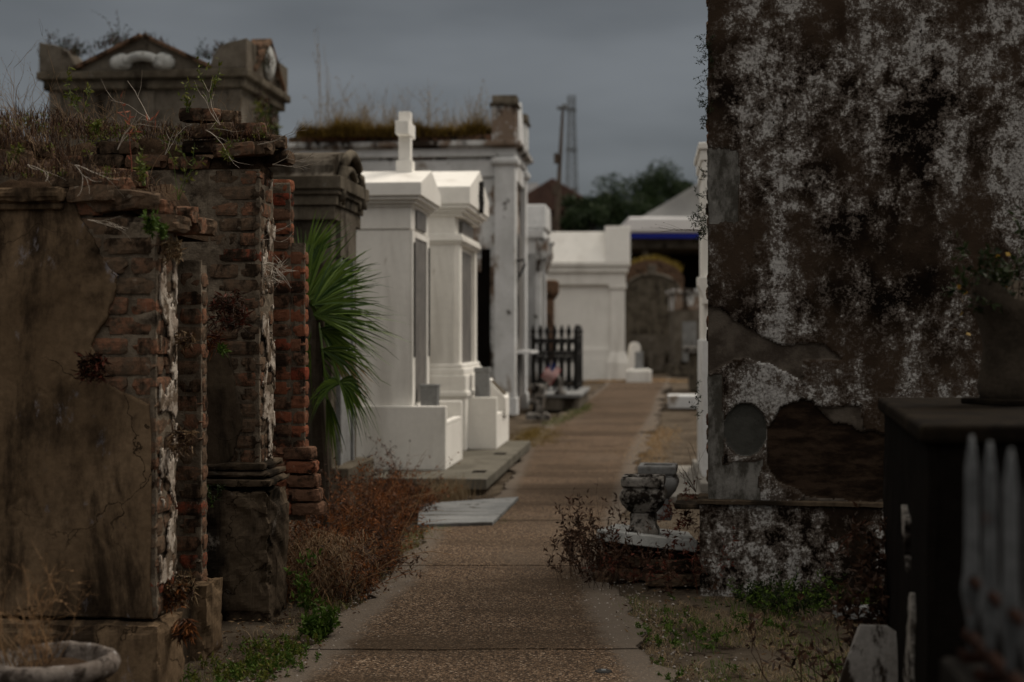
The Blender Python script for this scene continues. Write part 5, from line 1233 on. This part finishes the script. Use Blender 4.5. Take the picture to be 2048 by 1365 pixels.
# dead fern tufts
def tuft(name, p, r, n, L, W, mats, label, drop=-.3, cat='plant', group=None, up=0):
    t = empty(name, p, 0, label, cat, group); mb = MB()
    for _ in range(n):
        d = rv(); d.y = -abs(d.y); d.z += drop; q = Vector((R.uniform(-r, r), R.uniform(-r*.4, 0), R.uniform(-r, r)))*.8
        mb.cm = R.randrange(len(mats)); leaf(mb, q, d, L*R.uniform(.6, 1.4), W)
    mb.build('dead_fronds', mats, t); return t
DG = 'dead fern tufts clinging to the brickwork'
tuft('dead_fern', P(185, 735, 5.24), .055, 260, .035, .012, [DARKW, DARKW, CRIM], 'withered dark red fern tuft in the stucco edge of the nearest tomb', group=DG)
tuft('dead_fern', P(460, 620, 6.68), .10, 300, .05, .010, [DARKW, DARKW, CRIM], 'big withered fern on the second tomb brick pilaster', group=DG)
tuft('dead_fern', P(425, 760-80, 6.7), .05, 120, .06, .007, [CRIM, REDW], 'curled red brown fern leaf beside the dark stucco', group=DG)
tuft('dead_fern', P(345, 500, 5.36), .045, 160, .03, .008, [DEAD, DRY], 'dry grey fern tuft under the broken pier top', group=DG)
tuft('dead_fern', P(372, 680, 5.5), .035, 120, .035, .007, [DEAD, DARKW], 'dry fern wisp halfway up the narrow brick pier', group=DG)
tuft('dead_fern', P(365, 880, 5.45), .05, 160, .04, .007, [DEAD, DARKW], 'dry fern clump low on the narrow brick pier', group=DG)
tuft('dead_fern', P(545, 545, 6.9), .07, 120, .07, .004, [DRYP], 'spray of pale wiry stems on the whitened plaster strip', group=DG, drop=-.1)
tuft('dead_fern', P(345, 1185, 5.42), .06, 420, .035, .010, [DARKW, REDW, DEAD], 'heap of dead fern on the lower step of the nearest tomb', group=DG)
tuft('dead_fern', P(370, 1170, 5.6), .05, 300, .04, .008, [DEAD, DARKW, DRY], 'dry leaf litter clump on the stepped plinth shoulder', group=DG)
tuft('dead_fern', P(372, 1250, 5.4), .035, 240, .05, .010, [DARKW, REDW], 'dark dead vine hanging down the stepped plinth', group=DG, drop=-1)
# red brown weed bank
mb = MB()
def bank():
    t = R.random(); px = R.uniform(560, 850); Y = R.uniform(7.2, 11.2)
    x = R.uniform(-1.55, -.78)+(Y-7.2)*.11
    if x > gx(620, Y)+((Y-7.2)*.08)+.42: x -= .3
    return Vector((x, Y, 0))
for _ in range(380):
    p = bank(); mb.cm = R.choice((0, 0, 1)); hh = .20 if p.x > -1.0 else .34
    twig(mb, p, (R.uniform(-.6, .8), R.uniform(-.6, .4), R.uniform(.5, 1)), R.uniform(.5, 1.2)*hh, .0028, 2, spread=.8, wob=.22, kids=(2, 4), leafs=dict(n=3, L=.030, W=.010, mi=R.choice((0, 1)), **{'from': 2}))
for _ in range(5000):
    p = bank(); mb.cr = R.random(); mb.cm = R.choice((0, 1, 1)); blade(mb, p, R.uniform(.05, .22), .006, R.uniform(.2, 1.5), R.uniform(0, 6.3))
mb.cm = 2
for _ in range(60):
    p = bank(); p.z = .08; twig(mb, p, (R.uniform(.1, 1), R.uniform(-.5, .2), R.uniform(.1, .8)), R.uniform(.3, .55), .0032, 0, seg=8, wob=.15, up=-.05)
stuff('weeds', mb, [REDW, DARKW, REDTAN], 'tangled red brown dry weeds banked against the ruined brick tomb')
# pale straw heap in the bank
mb = MB()
for _ in range(1500):
    p = Vector((gx(640, 7.35)+R.gauss(0, .10), 7.35+R.gauss(0, .12), R.uniform(0, .32))); mb.cr = R.random(); blade(mb, p, R.uniform(.06, .16), .005, R.uniform(.6, 1.6), R.uniform(0, 6.3), droop=2.2)
stuff('dry_straw', mb, STRAW2 if False else DEAD, 'pale dead straw slumped in front of the brick pier foot')
# green & straw verge near left
def strip_area(pts, jx, jy):
    def f():
        i = R.randrange(len(pts)-1); t = R.random(); a, b = pts[i], pts[i+1]
        return Vector((a[0]+(b[0]-a[0])*t+R.gauss(0, jx), a[1]+(b[1]-a[1])*t+R.gauss(0, jy), -.01))
    return f
mb = MB()
va = strip_area([(gx(380, 5.55), 5.55), (gx(560, 5.7), 5.7), (gx(560, 6.2), 6.2)], .08, .12)
for _ in range(150): p = va(); mb.cm = 0; twig(mb, p, (R.uniform(-.7, .7), R.uniform(-.7, .4), .7), R.uniform(.03, .07), .0015, 1, leafs=dict(n=8, L=.018, W=.009, mi=R.choice((0, 1)), **{'from': 1}), kids=(1, 3))
blades(mb, va, 500, (.02, .05), .003, 1, 1)
stuff('ground_cover', mb, [GREEN, GREEN_Y], 'green clover and low weeds at the foot of the nearest tomb')
herb('weed', Vector((gx(640, 6.35), 6.35, 0)), .12, 16, .032, .016, [GREEN, GREEN], 'dense bright green weed beside the near path edge', stems=14, spread=1)
herb('weed', Vector((gx(615, 6.9), 6.9, 0)), .2, 10, .035, .014, [GREEN, GREEN], 'taller green weed growing in front of the red brown bank', stems=6, spread=.4)
mb = MB(); va = strip_area([(-.95, 7.0), (-.72, 8.6), (-.62, 9.6), (-.45, 10.3)], .07, .15)
blades(mb, va, 1500, (.02, .07), .004, 1.2, 0); blades(mb, va, 900, (.02, .08), .004, 1.2, 1); 
va = strip_area([(-1.15, 5.6), (-1.0, 6.4), (-.9, 7.0)], .12, .2); blades(mb, va, 900, (.01, .04), .003, 1.5, 1)
va = strip_area([(-.55, 10.0), (-.1, 10.2), (-.05, 11)], .05, .05); blades(mb, va, 350, (.02, .06), .004, 1.2, 2)
va = strip_area([(-.62, 11.9), (-.5, 12.0)], .10, .12); blades(mb, va, 900, (.05, .24), .004, .7, 1)
va = strip_area([(.22, 17.5), (.35, 19), (.45, 20.5)], .16, .5); blades(mb, va, 2600, (.03, .09), .008, 1, 3)
va = strip_area([(.6, 21.5), (1.2, 25.5), (1.5, 28)], .07, .4); blades(mb, va, 1600, (.03, .1), .01, 1, 2); blades(mb, va, 900, (.03, .1), .01, 1, 1)
va = strip_area([(2.6, 43), (5, 43.5)], .3, .3); blades(mb, va, 2000, (.03, .12), .02, 1.2, 4)
va = strip_area([(1.3, 15.3), (1.75, 18), (2.2, 21)], .15, .5); blades(mb, va, 2200, (.02, .07), .007, 1.4, 4)
stuff('verge_grass', mb, [GREEN_Y, DRY, GREEN, MOSSG, STRAW], 'thin grass and straw along both edges of the path')
# right verge: sparse straw and green
mb = MB()
def ra():
    Y = R.uniform(5.0, 7.35); return Vector((R.uniform(edge(RIGHTE, Y)+.0, gx(1780, Y)), Y, 0))
def rc(thr, seed):
    while True:
        p = ra()
        if float(fbm(p.x*5, p.y*3.5, 4, seed)) > thr: return p
blades(mb, lambda: rc(.5, 41), 7500, (.008, .035), .0028, 2.2, 1); blades(mb, lambda: rc(.52, 42), 2600, (.01, .04), .0035, 1.5, 2); blades(mb, lambda: rc(.56, 43), 1500, (.01, .04), .003, 1.5, 0)
for _ in range(150): p = rc(.57, 44); mb.cm = 2; twig(mb, p, (R.uniform(-.9, .9), R.uniform(-.7, .4), .5), R.uniform(.02, .06), .0014, 1, leafs=dict(n=8, L=.016, W=.009, mi=2, **{'from': 1}), kids=(1, 3))
stuff('ground_cover', mb, [GREEN_Y, DRY, GREEN], 'sparse straw and green weeds on the bare ground by the mottled plinth')
mb = MB(); 
for c_ in [(1530, 7.2), (1650, 7.15), (1580, 6.9)]:
    for _ in range(34): mb.cm = 0; twig(mb, Vector((gx(c_[0], c_[1])+R.gauss(0, .09), c_[1]+R.gauss(0, .04), 0)), (R.uniform(-.6, .6), R.uniform(-.6, .3), .8), R.uniform(.05, .13), .0018, 1, leafs=dict(n=8, L=.026, W=.010, mi=R.choice((0, 1)), **{'from': 1}), kids=(1, 3))
stuff('ground_cover', mb, [GREEN_D, GREEN], 'green weeds along the foot of the mottled plinth')
# leaf litter and pebbles over both verges
mb = MB()
for _ in range(2600):
    Y = R.uniform(4.9, 11); 
    if R.random() < .5: x = R.uniform(edge(RIGHTE, Y)-.03, edge(RIGHTE, Y)+1.1)
    else: x = R.uniform(edge(LEFTE, Y)-.5, edge(LEFTE, Y)+.06)
    mb.cm = R.choice((0, 0, 1)); leaf(mb, Vector((x, Y, .016+R.random()*.012)), (R.uniform(-1, 1), R.uniform(-1, 1), R.uniform(-.1, .25)), R.uniform(.012, .035), R.uniform(.004, .012))
stuff('leaf_litter', mb, [DEAD, DARKW], 'fallen brown leaves and chips scattered beside the path')
mb = MB()
for _ in range(1500):
    Y = R.uniform(4.9, 9.5); e = edge(RIGHTE, Y) if R.random() < .55 else edge(LEFTE, Y); x = e+R.gauss(0, .16 if e > 0 else .1); s_ = R.uniform(.003, .009); mb.cr = R.random()
    q = Vector((x, Y, .016)); mb.add([q+Vector((a*s_*R.uniform(.6, 1.2), b*s_*R.uniform(.6, 1.2), c_*s_)) for a, b, c_ in ((1, 0, 0), (-1, 0, 0), (0, 1, 0), (0, -1, 0), (0, 0, .8), (0, 0, -.8))], [(0, 2, 4), (2, 1, 4), (1, 3, 4), (3, 0, 4), (2, 0, 5), (1, 2, 5), (3, 1, 5), (0, 3, 5)])
stuff('gravel', mb, leaf_mat('pebble', (.12, .10, .085), (.30, .27, .24), trans=0), 'loose pale pebbles along the ragged path edges')
# weeds around the broken grave
mb = MB()
for _ in range(80):
    Y = R.uniform(7.45, 8.3); x = gx(1195, Y)+R.gauss(0, .09); mb.cm = 0
    twig(mb, (x, Y, 0), (R.uniform(-.5, .25), R.uniform(-.3, .3), 1), R.uniform(.10, .30), .0018, 2, spread=.5, wob=.12, kids=(1, 3), leafs=dict(n=4, L=.03, W=.012, mi=0, **{'from': 1}), tipbud=True)
for _ in range(30):
    Y = R.uniform(7.4, 7.9); x = R.uniform(gx(1215, Y), gx(1440, Y)); mb.cm = R.choice((0, 1))
    twig(mb, (x, Y-.05, R.uniform(0, .15)), (R.uniform(-.7, .7), R.uniform(-.6, .1), R.uniform(.1, 1)), R.uniform(.08, .24), .002, 1, spread=.8, leafs=dict(n=7, L=.03, W=.011, mi=R.choice((0, 1)), **{'from': 1}))
for _ in range(26):
    mb.cm = R.choice((0, 1)); twig(mb, (gx(R.uniform(1345, 1420), 7.7), R.uniform(7.55, 8.2), R.uniform(.1, .45)), (R.uniform(-.9, .5), -.5, R.uniform(-.8, .7)), R.uniform(.06, .16), .002, 1, spread=.9, leafs=dict(n=8, L=.026, W=.009, mi=1, **{'from': 1}))
stuff('weeds', mb, [DARKW, CRIM], 'dark crimson weeds swallowing the broken grave base')
t = empty('seed_head_plant', P(1392, 985, 7.75), 0, 'thin dark plant with seed heads growing from the wall ledge', 'plant'); mb = MB()
for _ in range(7): twig(mb, (0, 0, 0), (R.uniform(-.9, .3), -.1, 1), R.uniform(.1, .17), .0018, 2, spread=.5, wob=.15, kids=(1, 3), tipbud=True)
mb.build('stems', DARKW, t)
# dark branches at lower right
t = empty('dead_shrub', (gx(1660, 4.9), 4.9, 0), 0, 'dark leafless shrub sprawling at the lower right by the black tomb', 'shrub'); mb = MB()
for _ in range(13): twig(mb, (R.uniform(-.12, .22), R.uniform(-.1, .2), 0), (R.uniform(-.9, .6), R.uniform(-.3, .3), R.uniform(.25, 1)), R.uniform(.18, .34), .0045, 2, spread=.7, seg=6, wob=.25, kids=(1, 3), leafs=dict(n=3, L=.04, W=.015, mi=0, **{'from': 1}))
mb.build('stems', DARKW, t)
mb = MB()
for _ in range(50):
    q = P(R.uniform(1690, 1790), R.uniform(1040, 1250), 5.0); mb.cm = R.choice((0, 0, 1)); twig(mb, q, (R.uniform(-.7, .7), -.4, R.uniform(-1, .6)), R.uniform(.05, .16), .0025, 1, leafs=dict(n=6, L=.035, W=.014, mi=0, **{'from': 1}))
stuff('dead_vines', mb, [DARKW, CRIM], 'dark dead vines hanging on the black tomb side')
# sprouts along the mottled wall edge
def edge_sprout(px, py, r, n, L, label):
    t = empty('wall_fern', P(px, py, 7.5), 0, label, 'fern', 'small ferns on the edge of the mottled wall'); mb = MB()
    for _ in range(n):
        q = Vector((R.uniform(-.6*r, .3*r), R.uniform(-.02, .06), R.gauss(0, r))); mb.cm = 0
        twig(mb, q, (R.uniform(-1, .1), R.uniform(-.3, .3), R.uniform(-.9, .5)), L*R.uniform(.5, 1.1), .0012, 0, seg=4, wob=.2, leafs=dict(n=9, L=.020, W=.006, mi=0, **{'from': 1}))
    mb.build('leafy_stems', [GREEN_D], t)
edge_sprout(1421, 100, .055, 26, .06, 'highest dark fern on the mottled wall edge, against the sky')
edge_sprout(1421, 215, .065, 26, .05, 'dark fern on the mottled wall edge just above the white cornice')
edge_sprout(1412, 440, .06, 40, .06, 'bushiest dark fern on the wall edge beside the blue striped canopy')
edge_sprout(1416, 355, .04, 8, .05, 'thin sprout on the wall edge above the bushiest fern')
t = empty('trailing_vine', P(1412, 462, 7.5), 0, 'thin bare vine reaching left from the wall edge over the canopy', 'vine'); mb = MB()
for k in range(3): twig(mb, (0, 0, 0), (-1, -.1, R.uniform(-.12, .2)), R.uniform(.18, .3), .0014, 1, spread=.25, seg=8, wob=.08, kids=(2, 4), tipbud=True)
mb.build('stems', DARKW, t)
edge_sprout(1405, 800, .05, 10, .05, 'small dark fern low on the mottled wall edge')
# roof grass on E
mb = MB(); Y = 24.8
def ea():
    px = R.uniform(598, 985); return Vector((gx(px, Y), Y+R.uniform(-.02, 1.8), zt(262, 24.6)))
def ef():
    px = R.uniform(592, 970); return Vector((gx(px, 24.7), 24.62+R.uniform(0, .25), zt(262, 24.6)-R.random()*.10))
def clumpy(area, n, h, w_, mi, lean=.9):
    mb.cm = mi
    for _ in range(n):
        p = area(); k = float(fbm(p.x*3.1, p.y*2+5, 4, 77)); k = max(0, (k-.33)*3.2)
        if k > .05: blade(mb, p, R.uniform(*h)*k, w_*R.uniform(.7, 1.3), R.uniform(.1, lean), R.uniform(0, 2*PI))
clumpy(ef, 6000, (.08, .30), .018, 0, 1.3); clumpy(ef, 1500, (.05, .22), .018, 2, 1.3); clumpy(ea, 5000, (.15, .5), .016, 0); clumpy(ea, 1500, (.3, .8), .012, 1, .7)
for _ in range(46): p = ea(); mb.cm = 1; twig(mb, p, (R.uniform(-.3, .3), 0, 1), R.uniform(.35, .75), .006, 1, spread=.5, wob=.12, kids=(2, 5), leafs=dict(n=3, L=.05, W=.02, mi=1, **{'from': 1}))
for px in (640, 655): mb.cm = 1; twig(mb, Vector((gx(px, Y), Y, zt(255, Y))), (.0, 0, 1), 1.05, .008, 1, spread=.2, wob=.03, kids=(4, 6), leafs=dict(n=3, L=.05, W=.02, mi=1, **{'from': 1}))
stuff('roof_grass', mb, [MOSSG, DRY, DARKW], 'golden grass and tall dry stems along the big tomb roof')
# roof growth on C
mb = MB(); Y = 17.1
for (px0, px1, n, h) in ((95, 170, 22, .22), (400, 465, 14, .18), (500, 540, 12, .15), (180, 330, 16, .13), (225, 240, 3, .34)):
    for _ in range(n):
        px = R.uniform(px0, px1); py = np.interp(px, [95, 130, 275, 420, 480, 540], [95, 108, 72, 112, 88, 130]); q = P(px, float(py)+8, Y+R.uniform(.1, .5)); mb.cm = R.choice((0, 1))
        twig(mb, q, (R.uniform(-.5, .5), 0, 1), h*R.uniform(.4, 1), .004, 1, spread=.6, leafs=dict(n=4, L=.035, W=.015, mi=R.choice((0, 1)), **{'from': 1}))
        for __ in range(12): blade(mb, q+Vector((R.gauss(0, .08), R.gauss(0, .1), 0)), R.uniform(.05, .16), .01, R.uniform(.2, 1), R.uniform(0, 6.3))
for _ in range(260):
    q = P(R.uniform(492, 560), R.uniform(150, 330), 17.6); mb.cm = R.choice((0, 1, 2)); q.x = Vector(C.location).x+.16; q.y = R.uniform(17.1, 18.6); leafd = rv(); q.z = R.uniform(3.2, 4.3)
    for __ in range(5): leaf(mb, q+rv()*.06, rv()+Vector((0, 0, -.6)), .09, .03)
stuff('roof_weeds', mb, [GREEN_D, DARKW, GREEN_Y], 'dark weeds growing over the pedimented tomb')
